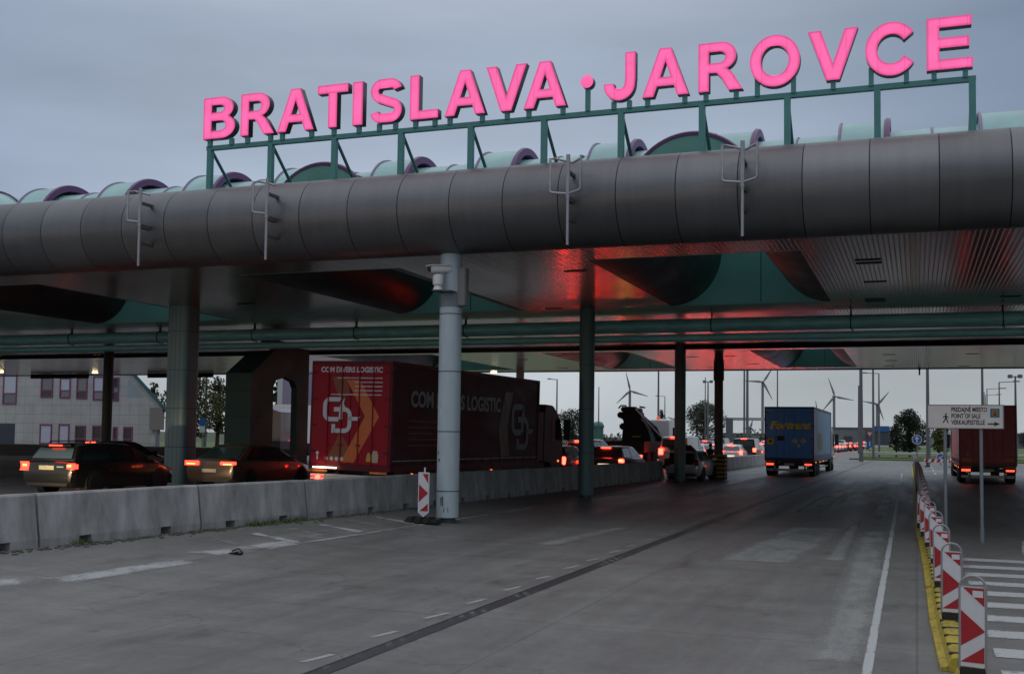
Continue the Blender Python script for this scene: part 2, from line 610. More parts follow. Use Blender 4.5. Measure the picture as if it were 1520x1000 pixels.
def marking(name, poly, m, dz=.004):
    b = MB()
    if len(poly) != 4:
        b.face([(x, y, gz(x) + dz) for x, y in poly])
        return tag(b.build(name, m, None, smooth=0), kind='structure')
    P = [Vector((x, y, 0)) for x, y in poly]
    la = max((P[1] - P[0]).length, (P[2] - P[3]).length); lb = max((P[3] - P[0]).length, (P[2] - P[1]).length)
    us = [0, min(.3, .22 / la) if la > .5 else .3, .5, 1 - (min(.3, .22 / la) if la > .5 else .3), 1]
    vs = [0, min(.3, .22 / lb) if lb > .5 else .3, .5, 1 - (min(.3, .22 / lb) if lb > .5 else .3), 1]
    lay = b.bm.verts.layers.float.new('rim')
    g = []
    for i, u in enumerate(us):
        r = []
        for j, v in enumerate(vs):
            p = (P[0] * (1 - u) + P[1] * u) * (1 - v) + (P[3] * (1 - u) + P[2] * u) * v
            q = b.bm.verts.new((p.x, p.y, gz(p.x) + dz)); q[lay] = 0.0 if i in (0, 4) or j in (0, 4) else 1.0
            r.append(q)
        g.append(r)
    for i in range(4):
        for j in range(4): b.bm.faces.new([g[i][j], g[i + 1][j], g[i + 1][j + 1], g[i][j + 1]])
    return tag(b.build(name, m, None, smooth=0), kind='structure')


def strip(name, x0, y0, x1, y1, w, m, dz=.004):
    marking(name, [(x0 - w / 2, y0), (x0 + w / 2, y0), (x1 + w / 2, y1), (x1 - w / 2, y1)], m, dz)


# right edge line and the wide worn band beside it
strip('edge_line', -.40, 5, -.53, 26, .09, white_road, .006)
strip('edge_line', -.53, 26, -.88, 76, .10, white_road, .006)
band_m = worn_paint('worn_band', (.29, .29, .28), (.155, .152, .145), .64, .2, .9)
marking('worn_band', [(-1.0, 11), (-.47, 11), (-.55, 27), (-1.25, 27)], band_m)
marking('worn_band', [(-1.55, 20.2), (-1.2, 20.2), (-1.35, 31), (-1.6, 31)], band_m)
marking('worn_band', [(-1.2, 33), (-.7, 33), (-.8, 44), (-1.3, 44)], worn_paint('worn_bright', (.4, .42, .41), (.15, .15, .145), .6, .15, .9))
# patches where old paint was ground off
marking('worn_patch', [(-3.3, 19.2), (-1.95, 19.4), (-1.5, 27.8), (-2.9, 27.4)], band_m)
marking('worn_patch', [(-7.05, 20.3), (-6.55, 20.5), (-6.2, 25.5), (-6.7, 25.3)], band_m)
marking('worn_patch', [(-3.4, 33), (-2.6, 33), (-2.6, 44), (-3.3, 44)], band_m)
marking('worn_patch', [(-8.2, 40), (-7.2, 40), (-7.2, 46), (-8.1, 46)], white_thin)
dash_m = worn_paint('dash_paint', (.38, .38, .375), (.2, .195, .19), .70, .14, edge=.12)
# dashes beside the slot drain
for i in range(34):
    y = 9.0 + 1.32 * i + (random.random() - .5) * .2
    x = lerp(y, [8, 20, 60], [-5.26, -5.2, -4.98]) - .02
    strip('lane_dash', x - .04, y, x + .04, y + random.uniform(.42, .6), .075, dash_m)
# left edge line with chevrons
strip('worn_edge_line', -11.1, 9, -10.62, 16.5, .42, white_thin)
strip('worn_edge_line', -10.62, 16.5, -10.28, 30, .16, white_worn)
strip('worn_edge_line', -10.28, 30, -10.0, 48, .13, white_thin)
strip('worn_patch', -11.3, 9.3, -11.05, 11.6, .55, white_worn, .006)
strip('worn_patch', -10.75, 11.7, -10.6, 14.6, .6, white_worn, .006)
strip('worn_patch', -10.95, 15.2, -10.75, 18.0, .6, white_worn, .006)
strip('worn_patch', -10.9, 18.4, -10.6, 21.6, .7, white_thin, .006)
for i in range(6):
    y = 16.3 + i * 1.25
    marking('chevron_stripe', [(-10.55, y), (-10.55, y + .34), (-12.05, y + .92), (-12.05, y + .58)], white_worn if i % 2 else white_thin, .008)
# zebra crossing at the right
for i in range(10):
    y = 10.75 + i * 1.165
    marking('zebra_bar', [(.72, y), (6.5, y + .02), (6.5, y + .52), (.72, y + .5)], white_road, .006)
marking('zebra_edge', [(1.86, 23.0), (2.1, 23.0), (2.35, 26), (2.1, 26)], white_road, .006)
strip('lane_line', 2.6, 62, 2.6, 66, .15, white_road)
for k in range(5):
    strip('lane_dash', 1.15 + .02 * k, 76 + 9 * k, 1.15 + .02 * k, 80 + 9 * k, .14, white_road)
marking('stop_line', [(-.8, 84), (6, 84.5), (6, 85.3), (-.8, 84.8)], white_road)
marking('stop_line', [(-.9, 103), (9, 103.5), (9, 105), (-.9, 104.5)], white_thin)
for k in range(18):
    strip('lane_line', -14.8 + .02 * k, 60 + k * 12, -14.7 + .02 * k, 66 + k * 12, .14, white_road)

# slot drain: a dark metal channel, with a grate pattern
dm = NB('drain_grate')
co = dm.n('TexCoord').outputs['Object']
sp = dm.n('SeparateXYZ'); dm.l(co, sp.inputs[0])
fr = dm.math('FRACT', dm.math('MULTIPLY', dm.math('ADD', sp.outputs[1], dm.math('MULTIPLY', sp.outputs[0], 1.6)), 3.2))
nn = dm.noise(dm.map(co, (1, .35, 1)), 1.6, 4)
on = dm.math('MULTIPLY', dm.rng(fr, .55, .6, 0, 1), dm.rng(nn, .48, .6, 0, 1))
dm.l(dm.mix(on, (.030, .031, .034), (.13, .135, .15)), dm.b.inputs['Base Color'])
dm.b.inputs['Roughness'].default_value = .5
b = MB()
for (x0, y0, x1, y1) in ((-5.06, -5, -4.98, 20), (-4.98, 20, -4.74, 62), (-4.74, 62, -4.5, 120)):
    b.face([(x0 - .02, y0, .005), (x0 + .17, y0, .005), (x1 + .17, y1, .005), (x1 - .02, y1, .005)])
tag(b.build('slot_drain', dm.m, None, 0), kind='structure')
dark_line = mat('tar_line', (.03, .03, .032), .7)
strip('tar_line', -5.075, -5, -5.0, 20, .03, dark_line, .008)
strip('tar_line', -5.0, 20, -4.76, 62, .03, dark_line, .008)

# grass island on the right, beyond the canopy
b = MB()
b.prism([(-7.0, 128), (4, 124), (60, 121), (60, 128.5), (4, 131), (-5.6, 133)], 'z', 0, .14)
tag(b.build('grass_verge', grass_m, None, 0), kind='structure')
b = MB()
b.prism([(-6.4, 142), (60, 134), (60, 420), (-16, 420)], 'z', 0, .14)
tag(b.build('grass_field', grass_m, None, 0), kind='structure')
b = MB()
b.prism([(-110, 100), (-31, 100), (-26, 420), (-110, 420)], 'z', .2, .42)
tag(b.build('grass_bank', grass_m, None, 0), kind='structure')

# grass blades at the foot of the barrier: uncountable
gb = MB()
BARX = lambda y: lerp(y, [10, 14, 22, 25, 35, 52, 66], [-13.28, -13.2, -12.62, -12.45, -11.95, -11.38, -11.0])
rnd = random.Random(3)
for (y0, y1, n, h) in ((19.2, 21.2, 420, .10), (16.4, 19.2, 130, .04), (14.7, 15.1, 70, .09), (21, 24, 100, .04), (17.5, 18.3, 80, .05), (13.0, 16.4, 80, .03)):
    for _ in range(n):
        y = rnd.uniform(y0, y1); x = BARX(y) + abs(rnd.gauss(0, .09)) + .03
        z = gz(x); a = rnd.uniform(0, PI); hh = h * rnd.uniform(.4, 1.3); w = .012
        dx, dy = math.cos(a) * w, math.sin(a) * w
        lx, ly = rnd.gauss(0, hh * .6), rnd.gauss(0, hh * .6)
        gb.face([(x - dx, y - dy, z), (x + dx, y + dy, z), (x + lx, y + ly, z + hh)])
tag(gb.build('grass_tufts', mat('grass_blade', (.09, .12, .03), .8, var=.4, vscale=4), None, 0), label='green grass and weeds growing along the foot of the concrete barrier', cat='grass', kind='stuff')
db = MB()
for _ in range(420):
    y = rnd.uniform(12, 27); x = BARX(y) + abs(rnd.gauss(0, .16)) + .04
    s = rnd.uniform(.008, .03)
    db.box(x - s, y - s * 1.4, gz(x), x + s, y + s * 1.4, gz(x) + s * .8, M=None)
tag(db.build('loose_gravel', mat('gravel_grit', (.10, .095, .08), .9, var=.5, vscale=9), None, 0), label='loose grit and gravel lying along the foot of the concrete barrier', cat='gravel', kind='stuff')

# ================================================================== CANOPY
CZ = 6.35
canopy = thing('toll_canopy', 'huge toll plaza canopy with rounded dark grey metal front edge and glossy slatted ceiling', 'canopy', (0, 0, 0))
XL, XR = -75.0, 62.0
YF, YB = 23.62, 68.45
fascia_m = panel_material('fascia_metal', (.165, .166, .174), 1.295, -4.72, .44, .85, .010)
b = MB()
n = 40
b.loft([[(x, 23.62 + .985 * math.cos(2 * PI * i / n), 7.325 + .985 * math.sin(2 * PI * i / n)) for i in range(n)] for x in (XL, XR)], True, True)
b.build('front_fascia', fascia_m, canopy)
ceil_m = slat_material('slatted_ceiling', (.42, .31, .27), .15, .9, .105, .8)
lip_m = mat('soffit_metal', (.070, .078, .080), .42, .45, var=.2, vscale=.8)
purple = mat('purple_trim', (.13, .045, .15), .4)
purple_pale = mat('faded_purple_trim', (.26, .19, .30), .45)
teal_g = translucent('teal_skylight', (.50, .76, .76), (.42, .74, .71), .32, .22)
teal_w = translucent('teal_end_wall', (.27, .45, .43), (.27, .50, .47), .45)
teal_f = translucent('teal_front_wall', (.26, .60, .52), (.22, .5, .44), .35)
seam_m = mat('dark_seam', (.012, .02, .02), .6)
black_m = mat('black_void', (.006, .006, .007), .8)

OPS = [(-7.40, -2.42, 25.3, 34.95), (-17.1, -12.40, 25.3, 34.95), (-30.7, -24.05, 25.3, 35.4),
       (-7.5, -3.15, 53.2, 66.4), (-18.0, -13.4, 53.2, 66.4), (-30.7, -24.05, 53.2, 66.4)]
xs = sorted(set([XL, XR] + [o[0] for o in OPS] + [o[1] for o in OPS]))
ys = sorted(set([YF, 50.15, 51.35, YB] + [o[2] for o in OPS] + [o[3] for o in OPS]))
b = MB()
for i in range(len(xs) - 1):
    for j in range(len(ys) - 1):
        mx, my = (xs[i] + xs[i + 1]) / 2, (ys[j] + ys[j + 1]) / 2
        if 50.15 < my < 51.35: continue
        if any(o[0] < mx < o[1] and o[2] < my < o[3] for o in OPS): continue
        b.face([(xs[i], ys[j], CZ), (xs[i], ys[j + 1], CZ), (xs[i + 1], ys[j + 1], CZ), (xs[i + 1], ys[j], CZ)])
b.build('ceiling', ceil_m, canopy, 0, fixn=False)
# dark expansion gap between the two halves of the roof
b = MB()
b.box(XL, 50.15, CZ + .45, XR, 51.35, CZ + .55)
b.box(XL, 50.10, CZ + .002, XR, 50.15, CZ + .5)
b.box(XL, 51.35, CZ + .002, XR, 51.40, CZ + .5)
b.box(XL, 50.12, CZ - .16, XR, 50.40, CZ - .003)
b.build('expansion_gap', black_m, canopy, 0)
b = MB()
b.box(XL, YB, CZ + .002, XR, YB + .12, CZ + 1.6)
b.box(XL, YB - .25, CZ - .05, XR, YB + .02, CZ - .003)
b.build('rear_fascia', mat('rear_trim', (.16, .16, .165), .5, .4, var=.15), canopy, 0)
# a darker roof deck over the slats, between the skylights
b = MB()
for (x0, x1) in ((XL, -30.75), (-24.0, -17.2), (-12.35, -7.55), (-2.3, XR)):
    b.box(x0, 24.6, 7.75, x1, YB, 7.9)
b.build('roof_deck', mat('roof_sheet', (.25, .26, .26), .7, var=.2), canopy, 0)

for (x0, x1, y0, y1) in OPS:
    Rr = min(1.62, (x1 - x0) / 2 - .75)
    Rz = 1.7
    xc = (x0 + x1) / 2
    b = MB()
    N = 16
    for (xe, s) in ((x0, 1), (x1, -1)):
        rings = []
        for y in (y0, y1):
            rings.append([(xe + s * Rr * (1 - math.cos(R(90 * i / N))), y, CZ + Rz * math.sin(R(90 * i / N)) if False else CZ + Rz * (1 - math.cos(R(90 * i / N))) if False else CZ + Rz * math.sin(R(90 * i / N)) ** 1.0) for i in range(N + 1)])
        # bell mouth: tangent to the ceiling at the rim, vertical at the throat
        rings = [[(xe + s * Rr * math.sin(R(90 * i / N)), y, CZ + Rz * (1 - math.cos(R(90 * i / N)))) for i in range(N + 1)] for y in (y0, y1)]
        b.loft(rings, False)
    b.build('skylight_lip', lip_m, canopy, 60)
    rv = max(1.46, (x1 - x0) / 2 - Rr + .12)
    zc = 7.72
    top = [(rv * math.cos(R(a)), rv * math.sin(R(a))) for a in range(0, 181, 6)]
    v = MB()
    v.loft([[(xc + p, y, zc + q) for p, q in top] for y in (y0 + .05, y1 - .05)], False)
    vo = v.build('skylight_vault', teal_g, canopy, 60)
    rb = MB()
    k = 0
    yy = y0
    while yy <= y1 + .01:
        rb = MB()
        rb.tube([(xc + p * 1.02, yy, zc + q * 1.02) for p, q in top], .075 if k == 0 else .03, 6)
        rb.build('edge_rib', purple, vo)
        k += 1; yy += (y1 - y0) / 8
    for y, s in ((y0, -1), (y1, 1)):
        w = MB()
        poly = [(x0 - xc - .05, CZ - .003), (x1 - xc + .05, CZ - .003), (x1 - xc + .05, zc)] + [(p, zc + q) for p, q in top] + [(x0 - xc - .05, zc)]
        w.prism([(xc + p, q) for p, q in poly], 'y', y, y + s * .05)
        # seams between the panels, a few mm proud of the inside face
        yi = y - s * .004
        w.mi = 1
        w.box(xc + .35, min(y, yi), CZ + .05, xc + .375, max(y, yi), zc + rv * .9)
        w.box(x0, min(y, yi) , CZ + 1.62, x1, max(y, yi) + .0005, CZ + 1.645)
        w.build('skylight_end_wall', [teal_f if s < 0 and y0 < 30 else teal_w, seam_m], canopy, 0)

# transverse barrel vault behind the front edge: low glazed runs with raised hoods
VY, VZ = 27.5, 8.15
half = [(math.cos(R(a)), math.sin(R(a))) for a in range(0, 181, 5)]
PER = 3.03
heads = [-.62 - PER * k for k in range(-8, 25)]
lowv = MB(); ribs = MB()
lowv.loft([[(x, VY + 1.3 * c, VZ + 1.3 * s) for c, s in half] for x in (XL, XR)], False)
lv = lowv.build('low_barrel_vault', teal_g, canopy, 60)
for h in heads:
    ribs = MB()
    ribs.tube([(h + 1.01, VY + 1.31 * c, VZ + 1.31 * s) for c, s in half], .028, 6)
    ribs.build('vault_rib', purple_pale, lv)
for h in heads:
    if h > XR - 1: continue
    m = MB()
    m.loft([[(x, VY + 1.55 * c, VZ + 1.55 * s) for c, s in half] for x in (h - 1.01, h)], False)
    o = m.build('raised_vault_hood', teal_g, canopy, 60)
    r1 = MB()
    r1.tube([(h - 1.01, VY + 1.56 * c, VZ + 1.56 * s) for c, s in half], .035, 6)
    r1.build('hood_rear_rib', purple_pale, o)
    r1 = MB()
    rr = []
    for rad, xx in ((1.40, h - .03), (1.58, h - .03), (1.62, h + .02), (1.60, h + .10), (1.42, h + .10)):
        rr.append([(xx, VY + rad * c, VZ + rad * s) for c, s in half])
    rr.append(rr[0])
    r1.loft(rr, False)
    r1.build('hood_front_rib', purple, o)
    r1 = MB()
    r1.loft([[(h - .06, VY + q * c, VZ + q * s) for c, s in half] for q in (1.305, 1.545)], False)
    r1.build('hood_end_shade', black_m, o)  # black sheet stands for the shade inside the hood's open end

# ceiling slots and lamps
slot_m = mat('ceiling_slot', (.008, .008, .008), .6)
def vent(x, y, n=1):
    for i in range(n):
        m = MB()
        m.box(x - .29, y - .10 + i * .5, CZ - .012, x + .29, y + .10 + i * .5, CZ + .02)
        m.build('ceiling_vent', slot_m, canopy, 0)
for x, y, n in ((-1.04, 27.0, 2), (-1.0, 30.8, 1), (-1.14, 34.6, 2), (-11.28, 34.7, 1), (-8.17, 26.9, 1), (2.6, 34.9, 1), (-15.9, 47.1, 1),
                (-10.6, 47.1, 1), (.16, 47.3, 1), (-5.29, 47.2, 1), (-1.22, 57.1, 1), (-1.21, 61.4, 1), (-1.41, 65.8, 1), (2.56, 57.3, 1),
                (2.51, 66.4, 1), (-11.3, 65.7, 1), (-9.0, 57.0, 1), (-8.6, 63, 1), (-20.5, 65, 1), (-21, 47, 1), (-20.8, 31, 1), (-28, 47, 1), (-20.5, 57.5, 1), (-10.9, 57, 1)):
    vent(x, y, n)

# twin service pipes under the ceiling
pipe_m = mat('green_pipe_paint', (.26, .60, .58), .42, .1, var=.25, vscale=2.0, stretch=(.6, 3, 3), bump=.1)
b = MB()
b.tube([(XL, 37.94, 6.02), (XR, 37.94, 6.02)], .235, 20)
b.tube([(XL, 38.1, 5.60), (XR, 38.1, 5.60)], .135, 14)
t = thing('service_pipe', 'pair of long green pipes hung across the plaza under the canopy ceiling', 'pipe', (0, 37.94, 6.0))
o = b.build('pipe_run', pipe_m, t); o.location = (0, -37.94, -6.0)
for x in [XL + 4 + k * 4.6 for k in range(20)]:
    m = MB()
    m.tube([(x, 37.94 + .25 * math.cos(R(a)), 6.02 + .25 * math.sin(R(a))) for a in range(0, 361, 20)], .018, 6)
    m.box(x - .03, 37.90, 6.26, x + .03, 37.98, CZ - .002)
    m.tube([(x + .05, 37.98, 5.9), (x + .05, 38.1, 5.55)], .02, 6)
    o = m.build('pipe_clamp', mat('dark_clamp', (.02, .025, .025), .6), t); o.location = (0, -37.94, -6.0)

# ------------------------------------------------------------------ columns
col_m = mat('column_paint', (.42, .485, .52), .5, .15, var=.12, vscale=1.5, stretch=(2, 2, .5))
col_shaded = mat('shaded_column_paint', (.09, .15, .145), .5, .1, var=.14, vscale=1.5, stretch=(2, 2, .5))  # same column paint, with the canopy's shade put into the colour
ring_m = mat('column_joint', (.05, .06, .065), .6)


def column(x, y, r, m, label, joints=(1.5, 2.95, 4.4), top=CZ - .002, base_gap=.12):
    z0 = gz(x)
    t = thing('canopy_column', label, 'column', (x, y, z0), 0, 'columns holding up the canopy')
    h = top - z0
    b = MB(); b.lathe([(r, base_gap), (r, h)], 32); b.build('shaft', m, t)
    b = MB(); b.lathe([(r * .72, -.02), (r * .72, base_gap)], 20); b.build('foot', ring_m, t)
    for j in joints:
        b = MB(); b.lathe([(r + .003, j), (r + .003, j + .022)], 32); b.build('joint_ring', ring_m, t)
    return t


c1 = column(-10.28, 23.75, .262, col_m, 'pale grey round column with a camera near its top, nearest in the row', (.72, 2.10, 3.5, 4.85))
b = MB(); b.box(.20, -.14, 5.05, .42, .1, 5.95, .02)
b.build('junction_box', mat('grey_box', (.2, .2, .2), .6), c1)
b = MB(); b.lathe([(.268, 5.02), (.268, 5.36)], 32); b.build('strap', mat('column_strap', (.17, .20, .21), .45, .3), c1)
for a_, z_, w_, h_, m_ in ((232, 1.62, .05, .05, 'dark'), (238, 1.45, .07, .04, 'dark'), (250, 2.55, .035, .04, 'pale'), (262, .5, .09, .12, 'dark'), (285, .30, .12, .06, 'dark')):
    b = MB(); r_ = .2645
    b.face([(r_ * math.cos(R(a_ + u * w_ / .262 * 28)), r_ * math.sin(R(a_ + u * w_ / .262 * 28)), z_ + v * h_) for u, v in ((-1, -.8), (1, -1), (.8, 1), (-.9, .7))])
    b.build('sticker' if m_ == 'pale' else 'scuff_mark', mat('pale_sticker_paper', (.6, .6, .6), .6) if m_ == 'pale' else mat('scuff_dirt', (.10, .11, .115), .7), c1, 0)
column(-10.3, 35.3, .255, col_shaded, 'shaded grey-green round column second in the row, in front of the crane truck')
column(-10.2, 50.3, .255, col_shaded, 'shaded grey-green round column standing beside the hatchback with an open boot')
c4 = column(-9.45, 56.4, .22, mat('old_column_paint', (.075, .068, .058), .6, var=.2), 'brown column with yellow and black striped foot behind the silver hatchback', (5.0,))
b = MB(); b.lathe([(.27, 5.05), (.27, 6.1)], 20); b.build('upper_casing', mat('casing', (.06, .05, .05), .5), c4)
bs = MB()
for k in range(6):
    bs.box(-.38, -.38, .02 + k * .21, .38, .38, .02 + k * .21 + .115, mi=0)
    bs.box(-.375, -.375, .135 + k * .21, .375, .375, .23 + k * .21, mi=1)
bs.build('striped_foot', [mat('black_stripe', (.015, .014, .013), .6), mat('yellow_stripe', (.36, .21, .03), .6)], c4, 0)
column(-42.0, 49.5, .27, mat('olive_column_paint', (.085, .085, .05), .55, var=.15), 'olive round column in front of the grey customs building')
column(-23.75, 66.2, .26, col_m, 'far round column partly hidden above the red truck trailer roof')
# the wide ribbed pier on the left
px_, py_ = -23.45, 31.3
t = thing('canopy_pier', 'wide grey-green ribbed pier with rounded edges standing behind the saloon car', 'column', (px_, py_, gz(px_)), 0, 'columns holding up the canopy')
hh = CZ - gz(px_) - .002
prof = []
for cx_, cy_, a0 in ((.22, .22, 0), (-.22, .22, 90), (-.22, -.22, 180), (.22, -.22, 270)):
    prof += arc(cx_, cy_, .2, .2, a0, a0 + 90, 6)
b = MB(); b.prism(prof, 'z', -.02, hh)
b.build('shaft', mat('pier_paint', (.20, .28, .275), .5, .2, var=.12, vscale=1.5, stretch=(2, 2, .4)), t)
for j in (1.3, 2.6, 3.9, 5.2):
    b = MB(); b.prism([(x * 1.006, y * 1.006) for x, y in prof], 'z', j, j + .02); b.build('joint_ring', ring_m, t)
for u in (-.17, .0, .17):
    for q in ((u - .008, -.424, 0, u + .008, -.41, hh - .01), (.41, u - .008, 0, .424, u + .008, hh - .01)):
        b = MB(); b.box(*q); b.build('rib', mat('pier_rib', (.12, .17, .165), .5, .2), t, 0)

# green portal (end of a toll island) with an arched opening
gp = mat('portal_paint', (.040, .095, .078), .55, .1, var=.2, vscale=1.2)
t = thing('toll_portal', 'dark green toll island portal with sloping head and arched opening beside the red trailer', 'portal', (-27.1, 40.0, .27))
b = MB()
pz = .27
side = [(0, 0), (1.72, 0), (1.72, 3.85), (1.95, 4.15), (2.7, 4.32), (3.45, 4.15), (3.68, 3.85), (3.68, 0), (4.7, 0), (4.7, 5.7), (2.15, 5.7), (0, 4.36)]
# pieces, so that the opening is real
def side_piece(poly): b.prism(poly, 'x', -.64, .64)
side_piece([(0, 0), (1.72, 0), (1.72, 3.85), (1.72, 5.43), (0, 4.36)])
b.prism([(3.68, 0), (4.7, 0), (4.7, 5.7), (3.68, 5.7)], 'x', .34, .64)
b.prism([(1.72, 3.85), (1.95, 4.15), (2.7, 4.32), (3.45, 4.15), (3.68, 3.85), (3.68, 5.7), (2.15, 5.7), (1.72, 5.43)], 'x', .34, .64)
b.build('portal_body', gp, t, 0)
b = MB()
for z in (1.3, 2.5, 3.6): b.box(-.643, -.003, z, .643, 1.5, z + .02)
b.box(-.25, 2.0, 5.7, .4, 3.0, 5.95); b.tube([(.3, 1.2, 5.6), (.9, 3, 5.9)], .05, 6)
b.build('panel_joint', seam_m, t, 0)

# ================================================================== ROOF SIGN
steel_g = mat('sign_frame_green', (.075, .235, .225), .5, .2, var=.15, vscale=3)
letter_side = mat('letter_side', (.035, .022, .035), .45, .2)
SY = 23.9
sign = thing('roof_sign', 'large glowing pink letter sign on a green steel frame along the canopy roof edge', 'sign', (-8.1, SY, 8.2))
OX, OZ = -8.1, 8.2


def sbuild(b, name, m, parent=None):
    o = b.build(name, m, parent or sign, 50)
    if parent is None: o.location = (-OX, -SY, -OZ)
    return o


b = MB()
b.box(-17.33, SY - .06, 9.42, 1.19, SY + .06, 9.53)
sbuild(b, 'frame_beam', steel_g)
b = MB()
b.box(-17.33, SY + .9, 8.55, 1.19, SY + 1.0, 8.65)
sbuild(b, 'rear_beam', steel_g)
for i in range(11):
    x = 1.12 - 1.836 * i
    b = MB(); b.box(x - .065, SY - .065, 8.05, x + .065, SY + .065, 9.42)
    b.box(x - .09, SY - .09, 8.05, x + .09, SY + .09, 8.36)
    sbuild(b, 'post', steel_g)
    b = MB(); b.tube([(x, SY + .05, 9.44), (x, SY + 1.75, 8.0)], .042, 8)
    sbuild(b, 'brace', steel_g)

S = .205
ell = lambda cx, cy, rx, ry, a0=0, a1=360, n=36: arc(cx, cy, rx, ry, a0, a1, n)[:-1]
GL = {
    'I': (.26, [[(0, 0), (.26, 0), (.26, 1), (0, 1)]], []),
    'L': (.72, [[(0, 0), (.72, 0), (.72, .195), (.235, .195), (.235, 1), (0, 1)]], []),
    'T': (.84, [[(.30, 0), (.54, 0), (.54, .80), (.84, .80), (.84, 1), (0, 1), (0, .80), (.30, .80)]], []),
    'E': (.77, [[(0, 0), (.77, 0), (.77, .195), (.218, .195), (.218, .41), (.715, .41), (.715, .605), (.218, .605), (.218, .805), (.755, .805), (.755, 1), (0, 1)]], []),
    'V': (.98, [[(.36, 0), (.62, 0), (.98, 1), (.725, 1), (.49, .33), (.255, 1), (0, 1)]], []),
    'A': (1.02, [[(0, 0), (.25, 0), (.328, .21), (.692, .21), (.77, 0), (1.02, 0), (.64, 1), (.38, 1)]], [[(.395, .395), (.625, .395), (.51, .72)]]),
    'B': (.82, [[(0, 0), (0, 1)] + arc(.46, .735, .31, .265, 90, -50, 12) + arc(.47, .285, .35, .285, 52, -90, 14)],
          [[(.215, .81), (.42, .81)] + arc(.42, .72, .11, .09, 90, -90, 8)[1:] + [(.215, .63)],
           [(.215, .43), (.44, .43)] + arc(.44, .31, .135, .12, 90, -90, 8)[1:] + [(.215, .19)]]),
    'R': (.97, [[(0, 0), (0, 1)] + arc(.50, .715, .33, .285, 90, -68, 14) + [(.73, .37), (.97, 0), (.665, 0), (.49, .27), (.40, .37), (.235, .375), (.235, 0)]],
          [[(.235, .805), (.47, .805)] + arc(.47, .69, .12, .115, 90, -90, 8)[1:] + [(.235, .575)]]),
    'O': (1.04, [ell(.52, .5, .52, .52)], [ell(.52, .5, .285, .31)]),
    'C': (.96, [stroke(arc(.52, .5, .40, .405, 33, 327, 36), .235)], []),
    'J': (.72, [stroke([(.615, 1), (.615, .7), (.615, .45)] + arc(.36, .335, .242, .22, 0, -180, 20)[1:] + [(.118, .36)], .238)], []),
    'S': (.84, [stroke(arc(.54, .725, .172, .17, 10, 90, 10) + arc(.29, .725, .172, .17, 90, 262, 16) + arc(.55, .275, .172, .17, 82, -90, 16) + arc(.28, .275, .172, .17, -90, -168, 10), .205)], []),
}
pk = NB('pink_letter_light')
at_ = pk.n('Attribute', attribute_name='edge')
co = pk.n('TexCoord').outputs['Object']
nz_ = pk.noise(pk.map(co, (1, 1, 1)), 2.6, 3)
st = pk.math('MULTIPLY', pk.rng(at_.outputs['Fac'], 0, 1, .74, 1.04), pk.rng(nz_, .3, .7, .86, 1.06))
pk.l(pk.mix(pk.rng(at_.outputs['Fac'], 0, 1, 0, 1), (.78, .075, .28), (.89, .135, .375)), pk.b.inputs['Emission Color'])
pk.l(st, pk.b.inputs['Emission Strength'])
sxy = pk.n('SeparateXYZ'); pk.l(co, sxy.inputs[0])
sm_ = pk.math('ABSOLUTE', pk.math('SUBTRACT', pk.math('FRACT', pk.math('ADD', pk.math('MULTIPLY', sxy.outputs[0], 1.9), .02)), .5))
st = pk.math('MULTIPLY', st, pk.rng(sm_, .008, .02, .74, 1))
pk.l(st, pk.b.inputs['Emission Strength'])
pk.b.inputs['Base Color'].default_value = (.35, .03, .12, 1)
pk.b.inputs['Roughness'].default_value = .35

